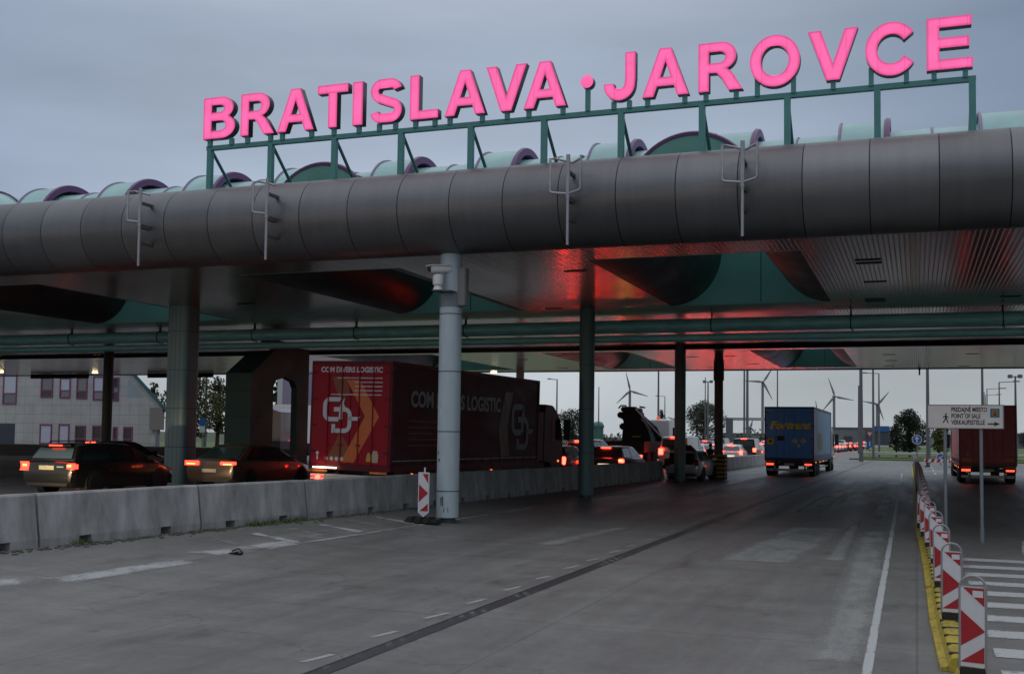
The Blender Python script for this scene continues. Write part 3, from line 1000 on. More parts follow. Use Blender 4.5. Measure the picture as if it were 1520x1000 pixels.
ROW = [('B', -17.383, -16.41), ('R', -16.245, -15.24), ('A', -15.16, -14.10), ('T', -14.0, -13.14), ('I', -13.01, -12.73),
       ('S', -12.53, -11.65), ('L', -11.45, -10.70), ('A', -10.53, -9.49), ('V', -9.47, -8.46), ('A', -8.53, -7.49),
       ('J', -6.60, -5.88), ('A', -5.71, -4.66), ('R', -4.45, -3.48), ('O', -3.33, -2.27), ('V', -2.11, -1.09),
       ('C', -.95, .015), ('E', .255, 1.13)]
ZB, HL = 9.685, 1.085
words = {}
for ch, x0, x1 in ROW:
    w, outs, holes = GL[ch]
    sx = (x1 - x0) / w
    T = lambda pts: [(p * sx, q * HL) for p, q in pts]
    me = outline_mesh('letter', [T(p) for p in outs], [T(p) for p in holes], 0, .20)
    me.materials.append(letter_side)
    o = bpy.data.objects.new('letter', me); COL.objects.link(o); o.parent = sign
    o.rotation_euler = (R(90), 0, 0)
    o.location = (x0 - OX, SY + .06 - SY, ZB - OZ)
    fm = outline_mesh('letter_face', [T(p) for p in outs], [T(p) for p in holes], .203, .203)
    bm = bmesh.new(); bm.from_mesh(fm)
    bmesh.ops.remove_doubles(bm, verts=bm.verts, dist=1e-4)
    bmesh.ops.delete(bm, geom=[f for f in bm.faces if f.calc_area() < 1e-9], context='FACES')
    old = set(bm.verts)
    try:
        bmesh.ops.inset_region(bm, faces=bm.faces[:], thickness=.06, use_boundary=True, use_even_offset=True)
    except Exception:
        pass
    lay = bm.verts.layers.float.new('edge')
    for v in bm.verts:
        v[lay] = 0.0 if any(e.is_boundary for e in v.link_edges) else 1.0
    bm.to_mesh(fm); bm.free()
    fm.materials.clear(); fm.materials.append(pk.m)
    fo = bpy.data.objects.new('letter_face', fm); COL.objects.link(fo); fo.parent = o
    # short stubs that carry the letter
    if ch in 'BRATLESC': st_ = (.16, .84) if ch not in 'TS' else ((.5,) if ch == 'T' else (.25, .75))
    elif ch == 'O': st_ = (.14, .86)
    else: st_ = (.5,)
    if ch == 'A': st_ = (.1, .9)
    if ch == 'C': st_ = (.12, .84)
    if ch == 'J': st_ = (.3, .8)
    for u in st_:
        hz = .2 if ch in 'OC' and u != .5 else .0
        bt = MB(); bt.box((x1 - x0) * u - .05, -.02 - .16, .05, (x1 - x0) * u + .05, hz, .15)
        bt.build('letter_stub', steel_g, o, 0)
m = MB(); m.lathe([(.15, 0), (.15, .2)], 28); o = m.build('letter_dot', letter_side, sign); o.rotation_euler = (R(90), 0, 0); o.location = (-7.0 - OX, .06, 10.19 - OZ)
m = MB(); m.lathe([(.15, .2), (.145, .204)], 28)
fm = m.build('dot_face', pk.m, o)
a_ = fm.data.attributes.new('edge', 'FLOAT', 'POINT')
for i in range(len(a_.data)): a_.data[i].value = .9
m = MB(); m.box(-.05, -.66, .05, .05, -.1, .15); m.build('dot_stub', steel_g, o, 0)

# ------------------------------------------------------------------ pole brackets on the front edge
galv = mat('galvanised_steel', (.36, .36, .37), .45, .6, var=.2, vscale=6)
BRK = [(-18.12, 'single', 'leftmost of the four galvanised pole brackets on the canopy edge, away from the sign'),
       (-14.45, 'single', 'galvanised pole bracket on the canopy edge below the first letters of the sign'),
       (-6.97, 'double', 'galvanised pole bracket on the canopy edge below the dot of the sign'),
       (-3.27, 'double', 'rightmost galvanised pole bracket on the canopy edge, below the second word')]
for x, kind, lab in BRK:
    t = thing('pole_bracket', lab, 'bracket', (x, 22.3, 6.19), 0, 'galvanised brackets on the canopy front edge')
    b = MB(); b.tube([(0, 0, 0), (0, 0, 1.05)], .032, 8); b.tube([(0, 0, 1.0), (0, 0, 1.95)], .045, 8); b.build('pole', galv, t)
    b = MB()
    sides = (-1,) if kind == 'single' else (-1, 1)
    for s in sides:
        w = .42 if kind == 'single' or s < 0 else .3
        d = .05 if s < 0 else -.05
        b.tube([(0, 0, 1.1), (s * w * .9, d, 1.16), (s * w, d, 1.2), (s * w, d, 1.9), (s * w * .9, .25, 1.95), (0, .35, 1.86)], .028, 8)
    b.build('loop_frame', galv, t)
    for q in ((-.05, 0, .95, .05, .45, 1.05), (-.03, 0, 1.55, .03, .5, 1.62), (-.03, .02, .55, .03, .5, .61)):
        b = MB(); b.box(*q); b.build('clamp', mat('dark_bracket', (.07, .07, .075), .6), t)

# ------------------------------------------------------------------ camera on the first column
white_p = mat('white_plastic', (.68, .67, .67), .4, var=.06)
t = thing('security_camera', 'white pan and tilt security camera mounted near the top of the nearest column', 'camera', (-10.42, 23.3, 5.42))
b = MB(); b.box(-.04, -.04, 0, .35, .3, .03); b.box(-.12, -.08, .015, .12, .1, .04); b.build('arm', mat('dark_arm', (.05, .055, .07), .5), t)
b = MB(); b.lathe([(.12, .04), (.10, .1), (.085, .14), (.12, .17), (.13, .36), (.11, .40), (.05, .42)], 20); b.build('pan_head', white_p, t)
Mx = Matrix.Translation((0, 0, .53)) @ Matrix.Rotation(R(-38), 4, 'Z') @ Matrix.Rotation(R(6), 4, 'X')
b = MB(); b.box(-.085, -.22, -.075, .085, .34, .085, .03, M=Mx); b.box(-.1, -.28, .075, .1, .3, .1, .008, M=Mx)
b.build('housing', white_p, t)
b = MB(); b.lathe([(.06, 0), (.06, .03), (.045, .035)], 20); 
for v in b.bm.verts: v.co = Mx @ (Matrix.Rotation(R(90), 4, 'X') @ v.co + Vector((0, -.218, 0)))
b.build('lens', mat('lens_glass', (.01, .01, .012), .1), t)

# ------------------------------------------------------------------ concrete barrier blocks
conc_m = mat('barrier_concrete', (.275, .272, .272), .8, var=.42, vscale=2.6, stretch=(1, 1, .35), bump=.25, bscale=30)


def barrier_block(x0, y0, x1, y1, label, group='concrete blocks of the long barrier', h=.855, kind=0):
    L = math.hypot(x1 - x0, y1 - y0)
    rz = -math.atan2(x1 - x0, y1 - y0)
    t = thing('barrier_block', label, 'barrier', (x0, y0, gz(x0)), rz, group)
    g = .025
    b = MB()
    prof = [(0, .13), (-.02, .25), (-.10, h - .03), (-.125, h), (-.335, h), (-.36, h - .03), (-.44, .25), (-.46, .13)]
    b.prism(prof, 'y', g, L - g)
    nf = max(1, round(L / 1.9))
    st = L / nf
    edges = [g] + [st * (i + .5) + s for i in range(nf) for s in (-.14, .14)] + [L - g]
    for i in range(0, len(edges), 2):
        b.box(-.46, edges[i], -.05, .0, edges[i + 1], .1301)
    b.build('concrete_body', conc_m, t, 30)
    b = MB(); b.box(-.30, L - g - .002, .25, -.16, L + g + .002, .6); b.build('joint_link', black_m, t, 0)
    return t


BJ = [3.6, 7.9, 11.2, 14.1, 18.07, 21.46, 25.11, 28.5, 32.01, 35.14, 38.6, 42.0, 45.5, 49.0, 52.3]
bx = lambda y: lerp(y, [0, 14.1, 18.07, 21.46, 25.11, 32.01, 35.14, 41.5, 52.3], [-13.7, -13.22, -13.0, -12.66, -12.45, -12.12, -11.95, -11.69, -11.36])
BL = ['concrete barrier block out at the near end of the wall', 'concrete barrier block second from the near end of the wall', 'concrete barrier block under the rear of the olive estate car, at the left edge',
      'long pale concrete barrier block in front of the dark estate car', 'concrete barrier block with a patch of green grass at its foot', 'concrete barrier block below the rear of the grey saloon car',
      'concrete barrier block below the rear doors of the red trailer', 'concrete barrier block just left of the nearest column', 'concrete barrier block behind the nearest column',
      'concrete barrier block just right of the nearest column', 'shaded concrete barrier block below the front of the red trailer', 'shaded concrete barrier block left of the second column',
      'shaded concrete barrier block right of the second column', 'concrete barrier block last before the hatchback']
for i in range(len(BJ) - 1):
    barrier_block(bx(BJ[i]), BJ[i], bx(BJ[i + 1]), BJ[i + 1], BL[i])
FJ = [58 + 3.9 * k for k in range(20)]
for i in range(len(FJ) - 1):
    nth = ['first', 'second', 'third', 'fourth', 'fifth', 'sixth', 'seventh', 'eighth', 'ninth', 'tenth', 'eleventh', 'twelfth', 'thirteenth', 'fourteenth', 'fifteenth', 'sixteenth', 'seventeenth', 'eighteenth', 'nineteenth'][i]
    barrier_block(-10.95 + .004 * (FJ[i] - 58), FJ[i], -10.95 + .004 * (FJ[i + 1] - 58), FJ[i + 1], nth + ' concrete barrier block beyond the yellow striped column, counting away', 'concrete blocks of the far barrier')
# low wall at the far side of the left lanes
wall_m = mat('low_wall_concrete', (.12, .115, .11), .85, var=.2, vscale=1)
b = MB(); b.box(-1, -.15, -.05, 38, .15, .72); 
t = thing('low_wall', 'long low dark concrete wall in front of the grey customs building', 'wall', (-75, 62, .27))
b.build('wall_body', wall_m, t, 0)
b = MB(); b.box(-1.05, -.2, .72, 38.05, .2, .80); b.build('coping', mat('coping', (.24, .21, .19), .8, var=.15), t, 0)

# ------------------------------------------------------------------ beacons and kerb sills
red_r = mat('red_retro', (.36, .012, .022), .4, var=.08)
white_r = mat('white_retro', (.60, .60, .63), .45, var=.08, vscale=6)
rubber = mat('black_rubber', (.018, .017, .016), .8)
frame_m = mat('beacon_frame', (.30, .31, .33), .4, .5)
yel = NB('yellow_sill')
co = yel.n('TexCoord').outputs['Object']
d1 = yel.noise(yel.map(co, (2, 1.5, 2)), 2.0, 6, .7); d2 = yel.noise(co, 22, 5, .75)
yel.l(yel.mix(yel.rng(yel.math('ADD', d2, yel.math('MULTIPLY', d1, .5)), .70, .95, 0, 1), (.47, .35, .035), (.10, .085, .04)), yel.b.inputs['Base Color'])
yel.b.inputs['Roughness'].default_value = .6


def clip_poly(poly, x0, x1, y0, y1):
    def cl(p, f, g):
        out = []
        for i in range(len(p)):
            a, c = p[i], p[(i + 1) % len(p)]
            fa, fc = f(a), f(c)
            if fa >= 0: out.append(a)
            if (fa >= 0) != (fc >= 0):
                u = fa / (fa - fc); out.append((a[0] + (c[0] - a[0]) * u, a[1] + (c[1] - a[1]) * u))
        return out
    for f in (lambda q: q[0] - x0, lambda q: x1 - q[0], lambda q: q[1] - y0, lambda q: y1 - q[1]):
        poly = cl(poly, f, None)
        if not poly: return []
    return poly


def beacon_face(b, w, z0, z1, y, mi, triangles):
    for tri in triangles:
        p = clip_poly(tri, -w / 2, w / 2, z0, z1)
        if len(p) > 2: b.face([(u, y, v) for u, v in p], mi)


def make_beacon():
    t = thing('beacon_panel', 'x', 'beacon', (0, 0, 0), 0, 'red and white beacon panels along the yellow sill')
    w, z0, z1 = .19, .10, .755
    b = MB(); b.box(-w / 2, -.012, z0, w / 2, .012, z1); b.build('panel', white_r, t, 0)
    b = MB()
    tris = [[(-.075, z1), (.118, z1), (.118, z1 - .175)], [(-.118, z0 + .49), (.10, z0 + .30), (-.118, z0 + .15)],
            [(.118, z0 + .19), (.118, z0 + .02), (-.118, z0 + .02)]]
    beacon_face(b, w - .006, z0 + .035, z1, -.0145, 0, tris)
    b.build('red_stripe', red_r, t, 0, fixn=False)
    b = MB(); b.box(.0, -.0175, z1 - .075, w / 2 - .012, -.0165, z1 - .02); b.build('white_sticker', white_r, t, 0)
    b = MB()
    b.tube([(-w / 2 - .008, 0, z0 - .04), (-w / 2 - .008, 0, z1)] + [(c * (w / 2 + .008), 0, z1 + .10 * s) for c, s in [(math.cos(R(a)), math.sin(R(a))) for a in range(165, 0, -15)]] + [(w / 2 + .008, 0, z1), (w / 2 + .008, 0, z0 - .04)], .011, 6)
    b.tube([(-w / 2, 0, z1 + .005), (w / 2, 0, z1 + .005)], .009, 6)
    b.build('frame', frame_m, t)
    b = MB(); b.box(-.10, -.035, -.02, .10, .035, .088, .008); b.build('socket', rubber, t)
    return t


def make_sill(L):
    t = thing('kerb_sill', 'x', 'kerb sill', (0, 0, 0), 0, 'yellow kerb sills along the beacons')
    b = MB()
    prof = [(-.19, 0), (-.185, .03), (-.12, .05), (-.085, .115), (-.05, .13), (.05, .13), (.085, .115), (.12, .05), (.18, .03), (.19, 0)]
    n = 24
    rings = []
    for i in range(n + 1):
        y = L * i / n
        k = 1 + .03 * math.sin(i * 2.1)
        rings.append([(u, y, v * k) for u, v in prof])
    b.loft(rings, False, False)
    b.face([(u, 0, v) for u, v in prof]); b.face([(u, L, v) for u, v in prof][::-1])
    b.build('sill_body', yel.m, t, 30)
    b = MB()
    for k in range(int(L / .5)):
        y = .22 + k * .5
        b.box(-.10, y, .112, .10, y + .05, .137, .006)
    b.build('bolt_recess', mat('dirty_slot', (.05, .042, .015), .8), t, 0)
    return t


SX = lambda y: lerp(y, [8, 10.6, 12, 15, 19, 24, 30, 56, 104], [.66, .42, .35, .33, .31, .24, .14, .06, -.22])
NTH = ['nearest', 'second', 'third', 'fourth', 'fifth', 'sixth', 'seventh', 'eighth', 'ninth', 'tenth', 'eleventh', 'twelfth', 'thirteenth', 'fourteenth', 'fifteenth',
       'sixteenth', 'seventeenth', 'eighteenth', 'nineteenth', 'twentieth', 'twenty-first', 'twenty-second', 'twenty-third', 'twenty-fourth', 'twenty-fifth', 'twenty-sixth', 'twenty-seventh', 'twenty-eighth', 'twenty-ninth', 'thirtieth', 'thirty-first', 'thirty-second', 'thirty-third', 'thirty-fourth', 'thirty-fifth', 'thirty-sixth', 'thirty-seventh', 'thirty-eighth']
BYS = [10.15, 13.3, 16.2, 19.3, 22.3, 24.9, 27.4]
while BYS[-1] < 101: BYS.append(BYS[-1] + 2.8)
BPX = [1441, 1410.5, 1397.5, 1390.5, 1381, 1373.5, 1367.5]
pb = make_beacon(); ps = make_sill(2.86)
yprev = 8.6
for i, y in enumerate(BYS):
    t = pb if i == 0 else copy_tree(pb)
    t.location = (atY(BPX[i], 700, y).x if i < 7 else SX(y) + .06, y, .12)
    t.rotation_euler = (R(random.uniform(-2, 2)), R(random.uniform(-1.5, 1.5)), R(random.uniform(-7, 7) - 4))
    t['label'] = (('nearest red and white beacon panel, standing at the lower right corner') if i == 0 else NTH[i] + ' red and white beacon panel from the front of the yellow sill row')
    s = ps if i == 0 else copy_tree(ps)
    y0 = y - 2.3 if i else 7.7
    ya, yb = y0, y0 + 2.9
    s.location = (SX(ya) - .02, ya, .002)
    s.rotation_euler = (0, 0, -math.atan2(SX(yb) - SX(ya), yb - ya))
    s['label'] = ('nearest length of yellow kerb sill, angled out at the lower right corner' if i == 0 else NTH[i] + ' length of yellow kerb sill from the front, carrying beacon panels')

# beacon standing in front of the first column
t = thing('traffic_beacon', 'red and white chevron beacon on a black rubber foot in front of the nearest column', 'beacon', (-10.55, 23.0, gz(-10.55)))
w, z0, z1 = .27, .16, 1.16
b = MB(); b.prism([(-w / 2, z0 + .09), (0, z0 - .02), (w / 2, z0 + .09), (w / 2, z1), (-w / 2, z1)], 'y', -.015, .015); b.build('panel', white_r, t, 0)
b = MB()
beacon_face(b, w - .04, z0 + .12, z1 - .035, -.018, 0, [[(-.05, z1), (.118, z1), (.118, z1 - .26)], [(-.118, z0 + .73), (.118, z0 + .53), (-.118, z0 + .32)], [(.118, z0 + .30), (.118, z0 + .1), (-.118, z0 + .1)]])
b.build('red_stripe', red_r, t, 0, fixn=False)
b = MB(); b.tube([(.02, 0, z1 - .01), (.02, 0, z1 + .11)], .02, 8); b.build('lifting_peg', white_r, t)
b = MB()
for k in range(3): b.box(-.36 + k * .21, -.2, 0, -.18 + k * .21, .2, .15, .03)
b.box(-.42, -.16, 0, .42, .16, .10, .03); b.build('rubber_foot', rubber, t)

# ------------------------------------------------------------------ information sign at the right
post_m = mat('sign_post_paint', (.22, .25, .275), .45, .3, var=.1)
sg_white = mat('sign_white', (.72, .67, .63), .5, var=.06)
ink = mat('sign_ink', (.012, .011, .012), .5)
t = thing('information_sign', 'white point of sale sign in three languages on two grey posts at the right', 'sign', (.98, 25.3, 0))
for x in (-.40, .31):
    b = MB(); b.tube([(x, .045, 0), (x, .045, 2.84)], .036, 12); b.tube([(x, .045, 0), (x, .045, .28)], .046, 12); b.build('post', post_m, t)
b = MB(); b.box(-.735, -.02, 2.40, .735, .005, 2.88); b.build('board', sg_white, t, 0)
b = MB()
for (x0, zz0, x1, zz1) in ((-.74, 2.88, .74, 2.895), (-.74, 2.385, .74, 2.40), (-.755, 2.385, -.735, 2.895), (.735, 2.385, .755, 2.895)):
    b.box(x0, -.028, zz0, x1, .01, zz1)
b.build('board_edge', mat('sign_edge', (.2, .19, .19), .5), t, 0)
for i, s in enumerate(('PREDAJNÉ MIESTO', 'POINT OF SALE', 'VERKAUFSSTELLE')):
    w = (.70, .57, .66)[i]
    text('lettering', s, .135, ink, t, (-.275, -.0225, 2.785 - i * .135), align='LEFT', width=w, bold=.0035, extrude=.001)
b = MB()                                     # walking figure
Mw = Matrix.Translation((-.39, -.0225, 2.61))
b.sphere((-.39 + .012, -.0225, 2.695), (.017, .001, .017))
for p in ([(-.012, .06), (.022, .06), (.03, -.01), (-.012, -.02)], [(-.012, -.015), (.012, -.02), (-.035, -.105), (-.06, -.105)], [(.004, -.01), (.03, -.012), (.065, -.105), (.04, -.105)],
          [(-.01, .058), (.0, .04), (-.05, .0), (-.058, .015)], [(.018, .058), (.02, .035), (.06, -.005), (.068, .01)]):
    b.face([(-.39 + u, -.0225, 2.61 + v) for u, v in p])
b.build('walking_figure', ink, t, 0)
b = MB(); b.face([(.44 + u, -.0225, 2.49 + v) for u, v in ((0, .014), (.13, .014), (.12, .05), (.235, 0), (.12, -.05), (.13, -.014), (0, -.014))]); b.build('arrow', ink, t, 0)
b = MB(); b.box(.49, -.0235, 2.625, .67, -.0205, 2.815); b.build('blue_panel', mat('sign_blue', (.02, .13, .25), .5), t, 0)
b = MB(); b.box(.525, -.0265, 2.65, .635, -.0240, 2.79); b.build('panel_symbol', mat('sign_orange', (.30, .17, .03), .5), t, 0)
b = MB(); b.box(.55, -.029, 2.665, .61, -.0270, 2.70); b.box(.56, -.029, 2.72, .60, -.0270, 2.75); b.build('symbol_mark', ink, t, 0)

# scrap lying on the road
t = thing('road_debris', 'small dark scrap of rubber lying on the road before the barrier', 'debris', (-10.56, 15.65, .09))
b = MB(); b.box(-.11, -.05, .0, .11, .05, .03, .01); b.tube([(-.1, .03, .05), (.02, .05, .09), (.13, 0, .03)], .015, 6); b.tube([(-.06, -.05, .02), (.1, -.07, .06)], .012, 6)
b.build('rubber_scrap', rubber, t)
# rod under the rear edge and hanging lane signal boards
t = thing('hanging_rod', 'short black rod hanging from the rear edge of the canopy on the right', 'rod', (.205, 68.2, 5.95))
b = MB(); b.box(-.045, -.045, 0, .045, .045, .40); b.box(-.06, -.06, .30, .06, .06, .40); b.build('rod_body', black_m, t, 0)
for x0, x1, lab in ((-63.4, -58.0, 'left black lane signal board hanging under the rear of the canopy'), (-52.6, -47.0, 'right black lane signal board hanging under the rear of the canopy'), ):
    t = thing('signal_board', lab, 'signal', ((x0 + x1) / 2, 66.2, 5.98), 0, 'lane signal boards under the canopy')
    w = (x1 - x0) / 2
    b = MB(); b.box(-w, -.08, 0, w, .08, .34); b.build('board', black_m, t, 0)
    b = MB(); b.tube([(-w * .7, 0, .3), (-w * .7, 0, .368)], .03); b.tube([(w * .7, 0, .3), (w * .7, 0, .368)], .03); b.build('hanger', rubber, t)
warm = glow('warm_lamp', (1, .72, .35), 9)
red_lamp = glow('red_signal_light', (1, .03, .04), 14)
for px, py, lab in ((141, 552, 'warm round ceiling lamp glowing in front of the grey building'), (1, 551, 'warm ceiling lamp glowing at the left edge'), (733, 551.5, 'warm ceiling lamp glowing above the red trailer roof')):
    p = atZ(px, py, CZ)
    t = thing('ceiling_lamp', lab, 'lamp', (p.x, p.y, CZ), 0, 'warm lamps on the canopy ceiling')
    b = MB(); b.lathe([(.22, -.03), (.27, -.002)], 20); b.build('housing', galv, t)
    b = MB(); b.lathe([(.19, -.075), (.205, -.032)], 20); b.build('diffuser', warm, t)

# ================================================================== VEHICLES
glass_m = mat('car_glass', (.012, .014, .016), .06, spec=.8)
glass_t = mat('tinted_rear_glass', (.03, .06, .06), .08, spec=.8)
tyre_m = mat('tyre_rubber', (.012, .012, .012), .85)
rim_m = mat('alloy_rim', (.55, .55, .56), .35, .5)
trim_m = mat('black_trim', (.012, .012, .013), .55)
plate_m = mat('number_plate', (.45, .43, .34), .5)
plate_glow = mat('glowing_number_plate', (.5, .44, .25), .5, emit=(1, .75, .35), estr=.12)  # light falling on the plate is put in as emission
far_plate = mat('glowing_far_plate', (.5, .46, .35), .5, emit=(1, .8, .5), estr=.9)  # glows in place of the following cars' head lamps shining on it
tail_lit = glow('lit_tail_lamp', (1, .045, .022), 4.5)
tail_hot = glow('brake_lamp', (1, .026, .014), 21)
tail_core = glow('brake_lamp_core', (1, .35, .10), 4)
tail_dim = mat('unlit_tail_lamp', (.09, .006, .006), .2)
head_lit = glow('lit_head_lamp', (1, .86, .6), 18)
head_off = mat('clear_lamp', (.35, .36, .38), .15)
amber_lit = glow('lit_amber_lamp', (1, .16, .02), 2.5)


def paint(name, col, rough=.28, metal=.35):
    return mat(name, col, rough, metal, coat=.6)


P_OLIVE = paint('olive_metallic_paint', (.020, .019, .015))
P_BRONZE = paint('bronze_metallic_paint', (.12, .088, .064))
P_SILVER = paint('silver_paint', (.46, .48, .50))
P_WHITE = paint('white_paint', (.52, .52, .54), .35, 0)
P_BLACK = paint('black_paint', (.012, .012, .014))
P_NAVY = paint('navy_paint', (.02, .03, .06))
P_GREY = paint('grey_paint', (.09, .095, .10))
P_RED = paint('red_paint', (.16, .012, .015))
P_TEAL = paint('dark_teal_paint', (.012, .035, .037))

KIND = {
    #        L     W    H    rear glass base y/top y, roof front y, windscreen base, hood front z
    'wagon': dict(L=4.65, W=.905, H=1.46, rb=-2.16, rt=-1.86, rf=.30, wb=1.25, hood=.99, zbelt=.94, deck=.97),
    'hatch': dict(L=4.0, W=.86, H=1.48, rb=-1.86, rt=-1.55, rf=.35, wb=1.20, hood=.98, zbelt=.94, deck=.98),
    'sedan': dict(L=4.9, W=.93, H=1.45, rb=-2.02, rt=-1.30, rf=.25, wb=1.25, hood=.97, zbelt=.93, deck=1.0),
    'suv': dict(L=4.5, W=.92, H=1.72, rb=-2.08, rt=-1.88, rf=.35, wb=1.2, hood=1.12, zbelt=1.06, deck=1.10),
    'van': dict(L=5.0, W=.97, H=1.98, rb=-2.42, rt=-2.34, rf=1.0, wb=1.75, hood=1.15, zbelt=1.10, deck=1.12),
}


def make_wheel(root, x, y, r, side, rim=True, w=.2):
    b = MB()
    prof = [(r * .62, 0), (r * .9, 0), (r * .985, .02), (r, .05), (r, w - .05), (r * .985, w - .02), (r * .9, w), (r * .62, w)]
    b.lathe([(q, h) for q, h in prof], 24, (0, 0, 0), 'x')
    o = b.build('wheel', tyre_m, root)
    o.location = (x - (w if side > 0 else 0), y, r)
    if rim:
        b = MB()
        xo = w * .88 if side > 0 else w * .12
        d = .01 if side > 0 else -.01
        b.lathe([(r * .66, xo - d), (r * .66, xo), (r * .58, xo + d * .4), (r * .57, xo - d * 3)], 24, (0, 0, 0), 'x')
        for k in range(5):
            a = 2 * PI * k / 5
            M = Matrix.Rotation(a, 4, 'X')
            b.box(min(xo, xo - d * 2), -.035, 0, max(xo, xo - d * 2), .035, r * .6, M=M)
        b.lathe([(.05, xo - .012), (.05, xo + .012)], 12, (0, 0, 0), 'x')
        b.build('rim', rim_m, o)
    return o


def make_car(kind, label, group, pnt, lit=True, detail=True, plate=plate_m, brake=True, open_boot=False, head=False):
    k = KIND[kind]
    L, Wd, H = k['L'] / 2, k['W'], k['H']
    t = thing(kind_name(kind), label, 'van' if kind == 'van' else 'car', (0, 0, 0), 0, group)
    zb, dk = k['zbelt'], k['deck']
    # ---- lower body
    st = [(-L, .42, zb - .24, zb - .22, .86), (-L + .03, .33, zb - .06, zb - .02, .93), (-L + .12, .26, zb, dk - .01, .96), (k['rb'] + .05, .23, zb + .01, dk, .985),
          (-.9, .19, zb, dk, 1.0), (.5, .19, zb - .01, dk, 1.0), (k['wb'], .19, zb - .03, k['hood'], .985), (L - .75, .21, zb - .12, k['hood'] - .06, .97),
          (L - .28, .23, zb - .24, k['hood'] - .17, .92), (L - .08, .27, zb - .34, k['hood'] - .30, .84), (L, .36, zb - .42, k['hood'] - .42, .72)]
    rings = []
    for y, z0, zs, zd, wf in st:
        w = Wd * wf
        h = [(0, z0), (w * .86, z0), (w * .955, z0 + .07), (w, z0 + (zs - z0) * .42), (w * .998, z0 + (zs - z0) * .66), (w * .985, zs - .045), (w * .93, zs + .005), (w * .62, zd), (0, zd + .012)]
        rings.append([(u, y, v) for u, v in h] + [(-u, y, v) for u, v in h[-2:0:-1]])
    b = MB(); b.loft(rings, True, True)
    # ---- cabin
    wz = lambda z: Wd * .93 - (z - zb) * .40 * (1 if kind != 'van' else .35)
    rt, rf = k['rt'], k['rf']
    cs = [(k['rb'], zb + .03), (rt - .02, H - .09), (rt + .12, H - .035), (rt + .7, H), (rf - .5, H), (rf, H - .035), (rf + .10, H - .09), (k['wb'], zb + .02)]
    rings = []
    for y, z in cs:
        wr = wz(z)
        h = [(0, zb - .02), (wz(zb) , zb - .02), (wr + .004, z - .04), (wr - .035, z - .008), (wr - .12, z + .005), (0, z + .015)]
        rings.append([(u, y, max(v, zb - .02)) for u, v in h] + [(-u, y, max(v, zb - .02)) for u, v in h[-2:0:-1]])
    b.loft(rings, True, True)
    b.build('body', pnt, t, 35)
    # ---- glass
    def rear_pt(u, v):   # u across, v 0..1 up the rear screen
        y = k['rb'] + (rt - .02 - k['rb']) * v; z = zb + .03 + (H - .09 - zb - .03) * v
        return (u * wz(z), y - .022, z + .018)
    def front_pt(u, v):
        y = k['wb'] + (rf + .10 - k['wb']) * v; z = zb + .02 + (H - .09 - zb - .02) * v
        return (u * wz(z), y + .022, z + .018)
    if not open_boot:
        b = MB(); lo, hi = (.12, .86) if kind != 'van' else (.2, .85)
        b.face([rear_pt(-.86, lo), rear_pt(.86, lo), rear_pt(.86, hi), rear_pt(-.86, hi)]); b.build('rear_window', glass_t, t, 0)
    b = MB(); b.face([front_pt(-.9, .06), front_pt(.9, .06), front_pt(.9, .93), front_pt(-.9, .93)]); b.build('windscreen', glass_m, t, 0)
    zl, zh = zb + .035, H - .095
    fy = lambda z: k['wb'] + (rf + .10 - k['wb']) * (z - zb) / (H - .09 - zb)
    ry = lambda z: k['rb'] + (rt - k['rb']) * (z - zb) / (H - .09 - zb)
    cuts = [(.30, None), (-.62, .24), (None, -.70)]
    if kind == 'van': cuts = [(.75, None)] if True else cuts
    for s in (-1, 1):
        for a, c in cuts:
            pts = []
            y0l = ry(zl) + .25 if a is None else a; y0h = ry(zh) + .16 if a is None else a
            y1l = fy(zl) - .16 if c is None else c; y1h = fy(zh) - .12 if c is None else c
            for y, z in ((y0l, zl), (y1l, zl), (y1h, zh), (y0h, zh)): pts.append((s * (wz(z) + .012), y, z))
            b = MB(); b.face(pts if s > 0 else pts[::-1]); b.build('side_window', glass_m, t, 0)
    # ---- lamps
    lm = (tail_hot if brake and not detail else tail_lit) if lit else tail_dim
    for s in (-1, 1):
        b = MB()
        if kind == 'sedan':
            b.box(s * .40, -L - .012, zb - .13, s * (Wd * .955), -L + .18, zb - .02, .015)
            b.box(s * .52, -L - .016, zb - .12, s * (Wd * .90), -L + .0, zb - .085, mi=1)
        elif kind in ('suv', 'van', 'hatch'):
            b.box(s * (Wd * .72), -L + .0, zb - .22, s * (Wd * .965), -L + .20, zb + .10, .02)
        else:
            b.box(s * (Wd * .74), -L + .004, zb - .22, s * (Wd * .985), -L + .26, zb - .03, .03)
            b.box(s * (Wd * .78), -L - .002, zb - .13, s * (Wd * .94), -L + .02, zb - .07, mi=1)
        b.build('tail_lamp', [lm, tail_core if lit else tail_dim], t, 0)
        if detail:
            b = MB(); b.box(s * (Wd * .50), L - .20, zb - .38, s * (Wd * .84), L - .03, zb - .26, .02); b.build('head_lamp', head_lit if head else head_off, t, 0)
    if lit and brake and kind != 'sedan' and not open_boot:
        b = MB(); b.box(-.22, rt - (.165 if detail else .115), H - .085, .22, rt - .05, H - .045); b.build('high_brake_lamp', tail_lit if detail else tail_hot, t, 0)
    # ---- wheels
    for y in (-L + .93, L - .86):
        for s in (-1, 1):
            b = MB(); b.lathe([(.365, 0), (.365, .26)], 24, (s * (Wd + .004) - (.26 if s > 0 else 0), y, .335), 'x'); b.build('wheel_arch', trim_m, t)
            make_wheel(t, s * (Wd + .012), y, .322, s, rim=detail)
    if not detail:
        b = MB(); b.box(-.26, -L - .014, zb - .36, .26, -L + .0, zb - .25); b.build('number_plate', far_plate, t, 0)
